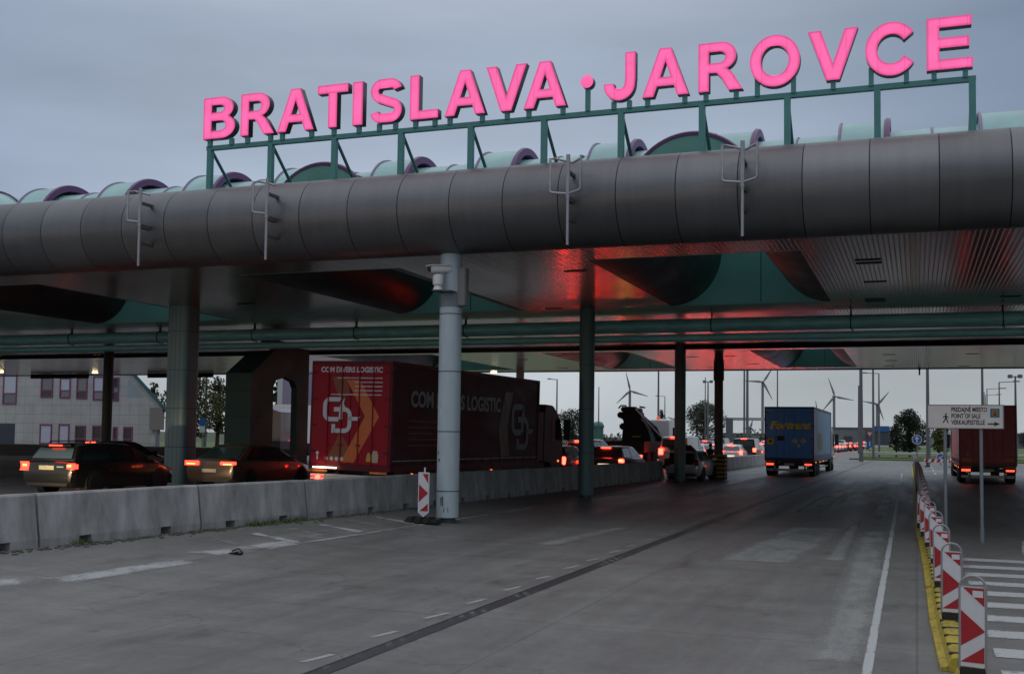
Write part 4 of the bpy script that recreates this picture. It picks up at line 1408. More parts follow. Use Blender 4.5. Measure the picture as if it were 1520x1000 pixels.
    if detail:
        b = MB(); b.box(-.26, -L - .018, zb - .36 if kind != 'wagon' else zb - .22, .26, -L + .01, zb - .25 if kind != 'wagon' else zb - .10, .004); b.build('number_plate', plate, t, 0)
        b = MB(); b.box(-Wd * .80, -L + .0, .27, Wd * .80, -L + .3, .36, .02); b.build('bumper_trim', trim_m, t)
        b = MB(); b.box(-Wd * .78, L - .3, .22, Wd * .78, L - .02, .34, .02); b.build('bumper_trim', trim_m, t)
        for s in (-1, 1):
            b = MB(); b.box(s * (Wd * .93), k['wb'] - .38, zb + .03, s * (Wd + .17), k['wb'] - .27, zb + .16, .03); b.build('wing_mirror', pnt, t)
            for yy in (-.95, .05):
                b = MB(); b.box(s * Wd * .99, yy, zb - .12, s * (Wd + .018), yy + .2, zb - .09, .006); b.build('door_handle', pnt, t)
            b = MB(); b.box(s * (Wd * 1.002), -.66, .3, s * (Wd * 1.004), -.652, zb - .05); b.box(s * (Wd * 1.002), .30, .3, s * (Wd * 1.004), .308, zb - .05); b.build('door_gap', trim_m, t, 0)
        if kind == 'wagon':
            for s in (-1, 1):
                b = MB(); b.tube([(s * .60, rt + .25, H + .0), (s * .60, rt + .35, H + .055), (s * .60, rf - .35, H + .055), (s * .60, rf - .2, H + .0)], .016, 6); b.build('roof_rail', trim_m, t)
            b = MB(); b.box(-.52, rt - .13, H - .085, .52, rt + .05, H - .035, .012); b.build('roof_spoiler', pnt, t)
    return t


def kind_name(kind):
    return {'wagon': 'estate_car', 'hatch': 'hatchback_car', 'sedan': 'saloon_car', 'suv': 'offroad_car', 'van': 'delivery_van'}[kind]


# --- the near cars
c = make_car('wagon', 'dark olive estate car with lit brake lamps and roof rails behind the barrier', 'cars queueing behind the barrier', P_OLIVE, plate=plate_glow)
c.location = (-22.80, 24.5 + 2.325, .27)
b = MB(); b.sphere((0, -2.335, .80), (.05, .012, .05)); b.build('badge', rim_m, c)
b = MB(); b.box(.36, -2.34, .79, .60, -2.32, .825); b.build('lettering_badge', rim_m, c, 0)
c = make_car('sedan', 'bronze grey saloon car with slim lit tail lamps in front of the ribbed pier', 'cars queueing behind the barrier', P_BRONZE)
c.location = (-20.88, 29.35 + 2.45, .27)
c = make_car('sedan', 'black car further ahead whose red brake lamp shows over the roof of the estate car', 'cars queueing behind the barrier', P_BLACK)
c.location = (-28.3, 31.6 + 2.4, .27)
b = MB(); b.box(-.2, -1.52, 1.36, .2, -1.44, 1.44); b.build('high_brake_lamp', tail_hot, c, 0)
lead = make_car('hatch', 'dark hatchback with lit head lamps following the estate car, out at the left', 'cars queueing behind the barrier', P_GREY, head=True)
lead.location = (-22.6, 15.4, .27)
for s in (-1, 1):                               # its head lamps throw real light on the cars ahead
    ld = bpy.data.lights.new('head_lamp_beam', 'SPOT'); ld.energy = 1200; ld.color = (1, .74, .45); ld.spot_size = R(34); ld.spot_blend = .8; ld.shadow_soft_size = .06
    lo = bpy.data.objects.new('head_lamp_beam', ld); COL.objects.link(lo); lo.parent = lead
    lo.location = (s * .62, 2.03, .66); lo.rotation_euler = (R(86.5), 0, R(-6))

# --- hatchback with open boot, beyond the third column
c = make_car('hatch', 'silver hatchback with its boot open, stopped beside the yellow striped column', 'cars stopped by the columns', P_SILVER, lit=False, open_boot=True)
c.location = (-10.45, 54.6, .06); c.rotation_euler = (0, 0, R(-4))
b = MB(); b.box(-.60, -1.99, .62, .60, -1.80, 1.34); b.build('boot_shade', black_m, c, 0)  # solid black block stands for the shade inside the open boot
Mt = Matrix.Translation((0, -1.62, 1.46)) @ Matrix.Rotation(R(-14), 4, 'X')
b = MB(); b.box(-.64, -1.02, -.03, .64, 0, .03, .025, M=Mt); b.box(-.5, -.6, -.036, .5, -.08, -.031, M=Mt); b.build('open_tailgate', P_BLACK, c, 30)
b = MB(); b.tube([(-.58, -1.7, 1.35), (-.56, -2.2, 1.56)], .012, 6); b.tube([(.58, -1.7, 1.35), (.56, -2.2, 1.56)], .012, 6); b.build('tailgate_strut', trim_m, c)
b = MB(); b.box(-.3, -2.01, .80, .05, -1.85, 1.0, .02); b.build('load_bag', mat('bag_cloth', (.25, .06, .05), .7), c)

# ------------------------------------------------------------------ articulated trucks
alu = mat('aluminium', (.28, .28, .29), .4, .7, var=.15)
chassis_m = mat('chassis_black', (.014, .014, .015), .6, var=.2)


def truck_wheel(t, x, y, r=.50):
    s = 1 if x > 0 else -1
    b = MB(); w = .32
    b.lathe([(r * .55, 0), (r * .93, 0), (r, .05), (r, w - .05), (r * .93, w), (r * .55, w)], 28, (0, 0, 0), 'x')
    o = b.build('wheel', tyre_m, t); o.location = (x - (w if s > 0 else 0), y, r)
    b = MB(); xo = w * .86 if s > 0 else w * .14
    b.lathe([(r * .56, xo), (r * .5, xo - s * .05), (r * .25, xo - s * .06), (r * .2, xo + s * .02), (.02, xo + s * .02)], 20, (0, 0, 0), 'x')
    b.build('rim', alu, o)


def make_truck(label, loc, rz, L, W, H, zf, body_m, side_m, frame_m, cab_m, group, lamps='bright', axles=3, cab_h=3.1, ry=0.0, gap=.9, cablen=2.3):
    """articulated lorry, rear doors at local y=0; zf = floor height"""
    t = thing('articulated_truck', label, 'truck', loc, rz, group, ry=ry)
    w = W / 2
    b = MB(); b.box(-w + .03, .05, zf, w - .03, L, H - .02); b.build('trailer_box', side_m, t, 0)
    # rear frame and two doors
    b = MB()
    b.box(-w, 0, zf - .12, w, .12, zf + .05); b.box(-w, 0, H - .1, w, .12, H)
    b.box(-w, .0, zf, -w + .07, .12, H - .05); b.box(w - .07, .0, zf, w, .12, H - .05)
    b.box(-w, L - .08, zf - .1, w, L + .01, H + .0)
    b.box(-w, .12, H - .10, -w + .04, L - .08, H); b.box(w - .04, .12, H - .10, w, L - .08, H)
    b.box(-w, .12, zf - .12, -w + .04, L - .08, zf + .03); b.box(w - .04, .12, zf - .12, w, L - .08, zf + .03)
    b.build('trailer_frame', frame_m, t, 0)
    doors = []
    for s in (-1, 1):
        b = MB()
        x0, x1 = (-w + .075, -.008) if s < 0 else (.008, w - .075)
        b.box(x0, -.012, zf + .055, x1, .045, H - .105, .008)
        d = b.build('rear_door', body_m, t, 0)
        b = MB()
        for x in (s * .28, s * .72):
            b.tube([(x, -.035, zf + .02), (x, -.035, H - .12)], .016, 6)
            b.box(x - .06, -.06, zf + .55, x + .06, -.02, zf + .60)
        b.build('lock_bar', body_m, d)
        for i in range(4):
            b = MB()
            z = zf + .35 + i * (H - zf - .7) / 3
            b.box(s * (w - .20), -.03, z, s * (w - .02), -.013, z + .06)
            b.build('hinge', frame_m, d, 0)
        doors.append(d)
    # side curtain: buckles and rail
    b = MB()
    for s in (-1, 1):
        x = s * (w - .022)
        n = int(L / .62)
        for i in range(1, n):
            y = i * L / n
            b.box(min(x, x + s * .012), y - .02, zf - .1, max(x, x + s * .012), y + .02, zf + .22)
        b.box(min(x, x + s * .01), .15, zf + .16, max(x, x + s * .01), L - .1, zf + .19, mi=1)
    b.build('curtain_straps', [mat('strap_dark', (.03, .025, .025), .7), mat('curtain_hem', (.26, .25, .25), .6)], t, 0)
    # chassis
    b = MB(); b.box(-.55, .15, zf - .42, -.40, L + .3, zf - .12); b.box(.40, .15, zf - .42, .55, L + .3, zf - .12)
    b.box(-w + .02, .3, zf - .2, w - .02, L - .1, zf - .12)
    b.build('chassis', chassis_m, t, 0)
    b = MB(); b.box(-w + .04, -.02, zf - .42, w - .04, .10, zf - .22, .012); b.build('rear_beam', chassis_m, t)
    b = MB(); b.box(-w + .1, .25, zf - .72, w - .1, .36, zf - .58, .012); b.box(-.9, .25, zf - .7, -.8, .4, zf - .3); b.box(.8, .25, zf - .7, .9, .4, zf - .3); b.build('underrun_bar', alu, t)
    for s in (-1, 1):
        b = MB(); b.box(s * (w - .52), -.045, zf - .36, s * (w - .12), -.018, zf - .28, .01, mi=0)
        o = b.build('tail_lamp', tail_hot if lamps == 'bright' else tail_lit, t)
    b = MB(); b.box(-.28, -.035, zf - .38, .28, -.021, zf - .26); b.build('number_plate', plate_m, t, 0)
    for s in (-1, 1):
        b = MB(); b.box(s * (w - .62), -.028, zf - .19, s * (w - .08), -.002, zf - .125); b.build('marker_board', mat('orange_marker', (.42, .15, .02), .5), t, 0)
        b = MB(); b.box(s * (w - .45), .42, .28, s * (w - .04), .45, zf - .45); b.build('mud_flap', rubber, t)
        b = MB(); b.box(s * (w - .04), 3.9, .42, s * (w - .02), L - 3.2, .5); b.box(s * (w - .04), 3.9, .75, s * (w - .02), L - 3.2, .83); b.build('side_guard', alu, t)
        b = MB()
        for yy in (1.2, 4.0, 6.5): b.box(s * w - .01, yy, zf - .24, s * w + .012, yy + .09, zf - .18)
        b.build('side_marker_lamp', amber_lit, t, 0)
    for i in range(axles):
        y = 1.1 + 1.31 * i
        for s in (-1, 1): truck_wheel(t, s * (w - .02), y)
    # tractor
    y0 = L + gap
    cw = w - .02
    b = MB()
    prof = [(y0, .95), (y0, cab_h - .35), (y0 + .15, cab_h), (y0 + cablen * .48, cab_h - .02), (y0 + cablen * .80, cab_h - .42), (y0 + cablen * .94, 2.15), (y0 + cablen, 1.75), (y0 + cablen + .03, .55), (y0 + cablen - .08, .38), (y0 + .9, .38), (y0 + .8, .95)]
    b.prism(prof, 'x', -cw, cw)
    bmesh.ops.bevel(b.bm, geom=[e for e in b.bm.edges], offset=.05, segments=2, affect='EDGES')
    b.build('cab', cab_m, t, 40)
    b = MB(); b.face([(-cw * .93, y0 + cablen * .795 + .03, cab_h - .42), (cw * .93, y0 + cablen * .795 + .03, cab_h - .42), (cw * .93, y0 + cablen * .935 + .03, 2.13), (-cw * .93, y0 + cablen * .935 + .03, 2.13)])
    b.build('windscreen', glass_m, t, 0)
    for s in (-1, 1):
        b = MB(); x = s * (cw + .004)
        b.face([(x, y0 + cablen * .40, 1.65), (x, y0 + cablen * .93, 1.65), (x, y0 + cablen * .86, 2.25), (x, y0 + cablen * .78, 2.55), (x, y0 + cablen * .40, 2.55)][::s]); b.build('side_window', glass_m, t, 0)
        b = MB(); b.box(s * (cw + .05), y0 + cablen * .93, 1.75, s * (cw + .30), y0 + cablen * 1.0, 2.55, .03); b.tube([(s * cw, y0 + cablen * .9, 2.5), (s * (cw + .2), y0 + cablen * .96, 2.5)], .02, 6); b.build('wing_mirror', trim_m, t)
        b = MB(); b.box(s * (cw - .02), y0 - .55, 1.0, s * (cw - .06), y0 + .02, cab_h - .3); b.build('side_deflector', cab_m, t, 0)
        b = MB(); b.box(s * (cw - .01), y0 + cablen - .55, .95, s * (cw + .015), y0 + cablen - .43, 1.02); b.build('side_marker_lamp', amber_lit, t, 0)
    b = MB(); b.box(-.5, y0 - 2.6, .62, .5, y0 + .8, .92); b.box(-cw + .1, y0 - .5, .45, -cw + .7, y0 + .4, .95, .03); b.box(cw - .7, y0 - .5, .45, cw - .1, y0 + .4, .95, .03); b.build('tractor_chassis', chassis_m, t)
    for s in (-1, 1):
        truck_wheel(t, s * (w - .03), y0 - 1.25); truck_wheel(t, s * (w - .03), y0 + cablen - .95)
    return t


GR = 'articulated trucks on the plaza'
crimson = mat('crimson_tarpaulin', (.28, .006, .015), .6, var=.10, vscale=1.2, spec=.25)
crim_side = mat('shaded_crimson_tarpaulin', (.060, .006, .010), .55, spec=.2, var=.18, vscale=.8, stretch=(1, .6, 1.5), bump=.25, bscale=2.2)  # trailer side: its shade is put into a darker crimson
crim_frame = mat('crimson_frame', (.10, .008, .014), .55, var=.15, spec=.25)
cab_red = mat('cab_red_paint', (.075, .007, .012), .5, spec=.25)
W1 = 2.60
T1 = make_truck('dark red trailer truck lettered for a logistics firm, behind the barrier', (-14.66, 26.95, .24), R(-3.6), 10.5, W1, 3.87, .98, crimson, crim_side, crim_frame, cab_red, GR, cab_h=3.05, ry=R(1.0), gap=.55, cablen=1.95, axles=3)
let_w = mat('white_lettering', (.55, .53, .54), .5)
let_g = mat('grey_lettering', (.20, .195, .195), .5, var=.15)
org = mat('orange_graphic', (.52, .11, .018), .45, var=.08)
org2 = mat('dull_orange_graphic', (.20, .055, .014), .5, var=.08)
H1, ZF1 = 3.87, .98
text('lettering', 'COM DIVERS LOGISTIC', .20, let_w, T1, (.0, -.016, 3.62), width=1.98, bold=.008)
sm = bpy.data.meshes.new('x')
for i, (wd, xr_) in enumerate(((1.45, 1.0), (.88, 1.0), (.86, 1.0), (.90, 1.0), (1.62, .98))):   # illegible small print: fine rows of dashes
    b = MB(); rr = random.Random(i); x = xr_ - wd
    while x < xr_:
        q = rr.uniform(.02, .05); b.box(x, -.0165, 3.40 - i * .115 - .016, min(x + q, xr_), -.014, 3.40 - i * .115 + .016); x += q + .012
    b.build('small_print', let_w, T1, 0)
# chevron across both doors
b = MB()
for pts in ([(-.15, 3.35), (.28, 3.35), (.92, 2.35), (.48, 2.35)], [(.48, 2.35), (.92, 2.35), (.16, 1.08), (-.26, 1.08)]):
    b.face([(u, -.0145, v) for u, v in pts])
b.build('orange_chevron', org, T1, 0)
for pts in ([(-.62, 3.42), (-.16, 3.42), (-.02, 2.95), (-.36, 2.80)], [(-.26, 1.08), (.16, 1.08), (-.02, 1.5), (-.3, 1.9), (-.75, 1.08)]):
    b = MB(); b.face([(u, -.0140, v) for u, v in pts]); b.build('dull_chevron', org2, T1, 0)


def cd_logo(parent, ox, oz, k, m, plane, off, dark=None):
    """interlocked C and D with a spike and a tail"""
    strokes = [stroke(arc(.60, .84, .02, .02, 0, 90, 2) + [(.58, .86)] + arc(.28, .70, .18, .16, 90, 180, 6) + arc(.28, .46, .18, .16, 180, 270, 6) + [(.56, .30)], .125),
               stroke([(.40, .58), (.74, .58)] + arc(.76, .42, .17, .16, 90, 0, 6) + arc(.76, .16, .17, .18, 0, -90, 6) + [(.40, -.02)], .125),
               [(.57, .30), (.69, .30), (.69, .52), (.57, .52)], [(.60, .64), (.78, .64), (.72, .74), (.755, .92), (.62, .74)],
               [(.90, .38), (1.28, .38), (1.18, .27), (.90, .27)], [(.34, -.085), (.46, -.085), (.46, .16), (.34, .16)]]
    bs_ = [MB(), MB()]
    for q, bb in enumerate(bs_):
        for s_ in strokes:
            cx_ = sum(p[0] for p in s_) / len(s_); cy_ = sum(p[1] for p in s_) / len(s_)
            P = [((u + (.02 if q else 0)) * k, (v - (.02 if q else 0)) * k) for u, v in s_]
            dd = off - (0 if q == 0 else -.0012 if plane == 'y' else .0012)
            n = len(P) // 2
            quads = [P] if len(P) < 9 else [[P[i], P[i + 1], P[-2 - i], P[-1 - i]] for i in range(n - 1)]
            for qd in quads:
                if plane == 'y': bb.face([(ox + u, dd, oz + v) for u, v in qd])
                else: bb.face([(dd, oy + u, oz + v) for u, v in qd for oy in (ox,)])
    bs_[0].build('emblem', m, parent, 0)
    bs_[1].build('emblem_outline', dark or mat('emblem_outline', (.03, .004, .008), .6), parent, 0)  # dark printed outline, offset behind the emblem


cd_logo(T1, -.92, 1.96, .98, let_w, 'y', -.0185)
for i in range(4):
    b = MB(); b.lathe([(.055, -.0155), (.055, -.0145)], 14, (-.72 + i * .165, 0, 1.17), 'y'); b.lathe([(.025, -.0175), (.025, -.0165)], 10, (-.72 + i * .165, 0, 1.17), 'y'); b.build('round_badge', let_w, T1, 0)
b = MB(); b.lathe([(.05, -.0155), (.05, -.0145)], 14, (-1.02, 0, 1.31), 'y'); b.box(-1.045, -.0155, 1.13, -.995, -.0145, 1.25); b.build('round_badge', let_w, T1, 0)
b = MB(); b.box(.56, -.0155, 1.12, .70, -.0145, 1.24); b.prism([(.57, 1.245), (.69, 1.245), (.66, 1.36), (.60, 1.36)], 'y', -.0155, -.0145); b.build('yellow_sticker', mat('yellow_print', (.45, .33, .04), .5), T1, 0)
b = MB(); b.prism([(.74, 1.10), (.92, 1.10), (.94, 1.3), (.89, 1.42), (.77, 1.42), (.72, 1.3)], 'y', -.0155, -.0145); b.build('pale_sticker', mat('pale_print', (.42, .36, .24), .5), T1, 0)
# right side
text('lettering', 'COM DIVERS LOGISTIC', .62, let_g, T1, (W1 / 2 - .022, 4.15, 2.86), (R(90), 0, R(90)), width=6.1, bold=.02, extrude=.003)
for i, wd in enumerate((2.2, 1.9, 1.5, 1.9, 3.1)):
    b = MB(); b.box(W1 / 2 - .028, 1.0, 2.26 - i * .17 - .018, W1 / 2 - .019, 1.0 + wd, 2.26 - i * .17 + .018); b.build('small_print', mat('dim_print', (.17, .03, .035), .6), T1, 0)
b = MB()
for pts in ([(7.55, 3.35), (8.2, 3.35), (7.75, 2.2), (7.05, 2.2)], [(7.05, 2.2), (7.75, 2.2), (8.0, 1.2), (7.3, 1.2)]):
    b.face([(W1 / 2 - .0195, y, z) for y, z in pts])
b.build('dull_chevron', mat('shaded_side_graphic', (.085, .045, .022), .5, var=.1), T1, 0)  # orange chevron darkened, the side's shade put into its colour
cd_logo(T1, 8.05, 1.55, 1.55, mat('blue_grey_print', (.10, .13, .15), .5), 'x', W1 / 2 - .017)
b = MB(); b.box(-1.2, -.05, .52, 1.2, .0, .74, .01); b.build('pale_bumper', mat('pale_bumper_paint', (.55, .5, .42), .4, var=.2), T1)
for x in (-.95, .9): 
    b = MB(); b.lathe([(.07, -.085), (.075, -.052)], 16, (x, 0, .64), 'y'); b.build('round_tail_lamp', tail_hot, T1, 0)
b = MB(); b.box(-1.1, -.10, .90, -.35, -.06, .935); b.build('plate_light', glow('white_work_lamp', (1, .85, .6), 6), T1, 0)
b = MB(); b.box(-1.2, -.054, .52, -.62, -.051, .58); b.build('orange_strip', mat('orange_marker', (.42, .15, .02), .5), T1, 0)

blue_d = mat('blue_door_paint', (.055, .25, .68), .4, var=.12, vscale=1.5)
blue_s = mat('blue_grey_tarpaulin', (.12, .24, .40), .5, var=.15, vscale=1, bump=.2, bscale=2)
T2 = make_truck('blue trailer truck with yellow name on its doors driving away in mid road', (-6.86, 65.0, 0), R(0), 13.6, 2.78, 4.0, 1.02, blue_d, blue_s, mat('blue_frame', (.018, .035, .10), .5), P_WHITE, GR, cab_h=3.0, lamps='lit')
yl = mat('yellow_lettering', (.90, .60, .03), .5)
text('lettering', 'Fortrans', .60, yl, T2, (.05, -.018, 2.92), width=2.3, bold=.03, shear=.25)
text('small_lettering', 'fortrans', .12, let_w, T2, (-1.05, -.018, 3.78), width=.36, bold=.004)
b = MB(); b.box(-1.22, -.0165, 1.82, -.86, -.0135, 2.18); b.build('yellow_placard', yl, T2, 0)
b = MB(); b.prism([(-1.04, 1.90), (-1.0, 1.97), (-.92, 1.94), (-.98, 2.02), (-.94, 2.10), (-1.02, 2.06), (-1.04, 2.14), (-1.08, 2.06), (-1.15, 2.10), (-1.11, 2.0), (-1.15, 1.93), (-1.07, 1.96)], 'y', -.019, -.0175); b.build('placard_mark', ink, T2, 0)
for x in (.32, .78):
    b = MB(); b.prism([(x - .2, 2.04), (x, 1.84), (x + .2, 2.04), (x, 2.24)], 'y', -.0165, -.0135); b.build('diamond_placard', mat('beige_placard', (.62, .52, .32), .6), T2, 0)
b = MB(); b.prism([(.42, 1.78), (.55, 1.62), (.66, 1.78), (.55, 1.9)], 'y', -.0165, -.0135); b.build('small_placard', mat('beige_placard', (.40, .33, .20), .6), T2, 0)
b = MB(); b.box(-.66, -.0165, 2.05, -.25, -.0135, 2.32); b.build('dark_panel', trim_m, T2, 0)
b = MB(); b.box(1.30, -.002, 1.0, 1.385, -.0, 3.9); b.box(-1.385, -.002, 1.0, -1.30, 0, 2.6); b.build('red_edge', mat('red_edge_paint', (.30, .015, .05), .5), T2, 0)
b = MB(); b.face([(1.3725, 3, 1.5), (1.3725, 6.2, 1.5), (1.3725, 6.0, 2.5), (1.3725, 3, 2.5)]); b.build('faded_print', mat('faded_yellow', (.20, .18, .09), .6), T2, 0)

red_d = mat('red_box_paint', (.32, .014, .034), .4, var=.08)
T3 = make_truck('plain red box trailer truck behind the information sign at the right', (3.42, 61.2, 0), R(0), 13.0, 2.72, 4.0, 1.00, red_d, mat('red_side_paint', (.25, .014, .03), .4, var=.1), mat('red_frame_paint', (.13, .012, .02), .45), P_WHITE, GR, cab_h=3.1, lamps='lit')
for s in (-1, 1):
    b = MB(); b.box(s * 1.22, -.0165, 1.12, s * .70, -.0135, 1.30); b.build('orange_marker_board', mat('orange_marker', (.42, .15, .02), .5), T3, 0)
b = MB(); b.lathe([(.08, -.0165), (.08, -.0135)], 14, (-.95, 0, 1.5), 'y'); b.build('round_badge', mat('grey_badge', (.2, .18, .18), .5), T3, 0)
for i, x in enumerate((.05, .12, .34, .42, .50)):
    b = MB(); b.box(x, -.0165, 1.44, x + .05, -.0135, 1.62); b.build('faded_mark', mat('faded_ochre', (.26, .12, .03), .6), T3, 0)

# white trailer seen through the portal arch
t = thing('white_trailer', 'white box trailer seen behind the portal arch, with one red tail lamp', 'trailer', (-48.7, 78.0, .27))
b = MB(); b.box(-1.45, 0, 1.0, 1.45, 9, 4.15, .03); b.build('trailer_box', mat('dull_white_panel', (.78, .72, .70), .5, var=.06), t, 0)
b = MB(); b.box(-1.25, .02, .62, 1.25, 8.5, .98); b.build('chassis', chassis_m, t, 0)
for s in (-1, 1):
    b = MB(); b.box(s * .9, -.04, .95, s * 1.2, .0, 1.12); b.build('tail_lamp', tail_hot, t, 0)
    for y in (1.4, 2.7): truck_wheel(t, s * 1.28, y)

# lorry tractor parked in the distance on the left
t = thing('lorry_tractor', 'white and blue lorry cab parked by the trees, seen beside the portal', 'truck', (-41.5, 64.0, .27))
b = MB()
b.prism([(0, .5), (2.2, .5), (2.2, 2.9), (1.9, 3.35), (.3, 3.4), (0, 2.3)], 'y', -1.2, 1.2) if False else b.prism([(0, .5), (2.3, .5), (2.3, 3.2), (1.4, 3.45), (.3, 3.0), (0, 1.9)], 'y', -1.2, 1.2)
b.build('cab', P_WHITE, t, 30)
b = MB(); b.box(-.02, -1.22, .5, 2.32, 1.22, 1.3); b.build('lower_cab', mat('navy_skirt', (.03, .045, .09), .4), t, 0)
b = MB(); b.box(.3, -1.215, 1.9, 1.3, -1.205, 2.7); b.build('side_window', glass_m, t, 0)
b = MB(); b.face([(-.01, -1.1, 1.95), (-.01, 1.1, 1.95), (.26, 1.1, 2.9), (.26, -1.1, 2.9)]); b.build('windscreen', glass_m, t, 0)
for y in (-1.1, 1.1):
    b = MB(); b.lathe([(.5, 0), (.5, .3)], 20, (.9, y - .15, .5), 'y'); b.build('wheel', tyre_m, t)

# ------------------------------------------------------------------ crane lorry
yb_ = mat('yellow_band', (.36, .33, .02), .5)
crane_m = mat('crane_black', (.007, .007, .009), .55, 0, spec=.25)
t = thing('crane_lorry', 'white cab lorry with a folded black loading crane behind the barrier', 'truck', (-16.9, 66.0, .22), R(-2), 'lorries queueing behind the barrier')
t.scale = (1.06, 1.06, 1.04)
b = MB(); b.box(-1.25, 0, .95, 1.25, 5.2, 1.12); b.box(-1.25, 0, 1.12, -1.2, 5.2, 1.6); b.box(1.2, 0, 1.12, 1.25, 5.2, 1.6); b.box(-1.25, 0, 1.12, 1.25, .06, 1.6); b.build('load_bed', mat('dark_bed', (.007, .007, .008), .7), t, 0)
b = MB(); b.box(-.5, .3, .6, .5, 8, .95); b.box(-1.2, -.03, .62, 1.2, .1, .85); b.build('chassis', chassis_m, t, 0)
for y in (1.2, 2.5, 7.0):
    for s in (-1, 1): truck_wheel(t, s * 1.24, y)
b = MB()
b.prism([(5.9, .6), (8.0, .6), (8.0, 1.8), (7.75, 2.7), (7.3, 3.05), (5.95, 2.95)], 'x', -1.22, 1.22)
bmesh.ops.bevel(b.bm, geom=b.bm.edges[:], offset=.05, segments=2, affect='EDGES')
b.build('cab', mat('pale_cab_paint', (.72, .73, .75), .35), t, 40)
b = MB(); b.face([(1.226, 6.9, 1.7), (1.226, 7.75, 1.7), (1.226, 7.6, 2.5), (1.226, 6.9, 2.5)]); b.build('side_window', glass_m, t, 0)
b = MB(); b.box(1.25, 7.8, 1.8, 1.5, 7.9, 2.5, .03); b.build('wing_mirror', trim_m, t)
b = MB(); b.lathe([(.09, 2.95), (.1, 3.0), (.09, 3.2), (.05, 3.24)], 14, (.35, 6.6, 0)); b.build('beacon_lamp', mat('beacon_red', (.4, .05, .02), .3, emit=(1, .15, .05), estr=.5), t)
b = MB()
b.prism([(-1.0, 1.1), (.95, 1.1), (.75, 2.0), (.42, 2.7), (-.1, 3.3), (-.85, 3.3), (-.95, 2.5)], 'y', 3.1, 4.4)
b.lathe([(.32, 0), (.32, .35)], 16, (-.62, 3.4, 2.75), 'z'); b.box(-1.05, 3.0, 2.85, .2, 3.9, 3.45, .1)
b.lathe([(.30, -.5), (.30, .5)], 16, (-.35, 3.4, 3.35), 'x')
b.box(-1.12, 2.9, 2.3, -.7, 3.8, 2.7, .08); b.lathe([(.2, 0), (.2, .3)], 14, (-1.0, 2.75, 3.2), 'y')
b.build('crane_column', crane_m, t, 40)
b = MB()
for dx in (0, .28):
    b.tube([(-.75 + dx, 3.1 + dx, 3.55), (.55 + dx * .5, 4.4, 2.35), (1.12, 4.9, 1.25)], [.23, .22, .16], 10)
b.box(-1.0, 2.8, 3.40, -.1, 3.5, 3.72, .06)
b.tube([(-1.15, 2.9, 3.62), (-1.0, 2.85, 3.78), (-.7, 2.85, 3.78), (-.62, 2.9, 3.6)], .05, 8)
b.tube([(.15, 2.9, 3.72), (.5, 2.95, 3.66)], .05, 8)
b.build('crane_boom', crane_m, t, 40)
b = MB(); b.tube([(-.02, 2.72, 3.55), (1.12, 4.05, 1.95)], .055, 8); b.build('ram', mat('pale_ram', (.33, .33, .36), .4, .5), t)
Mb = Matrix.Translation((.62, 3.9, 2.50)) @ Matrix.Rotation(R(-48), 4, 'Y')
b = MB(); b.box(-.34, -.03, -.12, .34, .0, .12, M=Matrix.Translation((.42, 3.30, 2.52)) @ Matrix.Rotation(R(48), 4, 'Y')); b.build('yellow_plate', yb_, t, 0)
b = MB(); b.box(-.3, 2.98, 1.85, .2, 2.99, 1.93); b.build('yellow_plate', yb_, t, 0)
for s in (-1, 1):
    b = MB(); b.box(s * .75, -.05, .68, s * 1.15, -.02, .80); b.build('tail_lamp', tail_hot, t, 0)
b = MB(); b.box(-.34, -.05, .60, .59, .0, .74); b.build('lamp_backing', chassis_m, t, 0)  # added behind the lamp face to keep its light off the crane
b = MB(); b.face([(-.3, -.055, .63), (.55, -.055, .63), (.55, -.055, .70), (-.3, -.055, .70)]); b.build('plate_light', glow('amber_work_lamp', (1, .36, .07), 30), t, 0)

# ------------------------------------------------------------------ the queue
GQ = 'cars queueing behind the barrier'
near_specs = [('hatch', P_NAVY, (-14.3, 45.2), 'navy hatchback just ahead of the red trailer truck, seen left of the second column', True),
              ('suv', P_WHITE, (-15.2, 53.0), 'white car with a bright red tail lamp seen just left of the second column', True),
              ('wagon', P_GREY, (-13.1, 50.2), 'grey estate car just right of the second column, behind the barrier', True),
              ('suv', P_WHITE, (-19.4, 68), 'pale car with gold rear lamps in the far lane, left of the crane lorry', True),
              ('van', P_WHITE, (-13.9, 69.5), 'white van ahead of the crane lorry, partly hidden by the third column', True),
              ('hatch', P_SILVER, (-14.4, 78), 'silver hatchback ahead of the white van, beside the dark third column', True)]
protos = {}
for kd, p, (x, y), lab, lit in near_specs:
    if kd not in protos:
        protos[kd] = make_car(kd, lab, GQ, P_GREY, detail=False)
        c = protos[kd]
    else:
        c = copy_tree(protos[kd]); c['label'] = lab
    c.location = (x, y, .24); c.rotation_euler = (0, 0, R(-1.5))
    for ch in c.children:
        if ch.name.split('.')[0] == 'body': setmat(ch, 0, p)
CN = {'white': P_WHITE, 'silver': P_SILVER, 'black': P_BLACK, 'navy': P_NAVY, 'grey': P_GREY, 'red': P_RED}
KN = {'hatch': 'hatchback', 'wagon': 'estate car', 'suv': 'off-road car', 'van': 'van', 'sedan': 'saloon'}
rq = random.Random(11)
ORD = ['first', 'second', 'third', 'fourth', 'fifth', 'sixth', 'seventh', 'eighth', 'ninth', 'tenth', 'eleventh', 'twelfth', 'thirteenth', 'fourteenth', 'fifteenth', 'sixteenth', 'seventeenth', 'eighteenth', 'nineteenth', 'twentieth',
       'twenty-first', 'twenty-second', 'twenty-third', 'twenty-fourth', 'twenty-fifth', 'twenty-sixth', 'twenty-seventh', 'twenty-eighth', 'twenty-ninth', 'thirtieth', 'thirty-first']
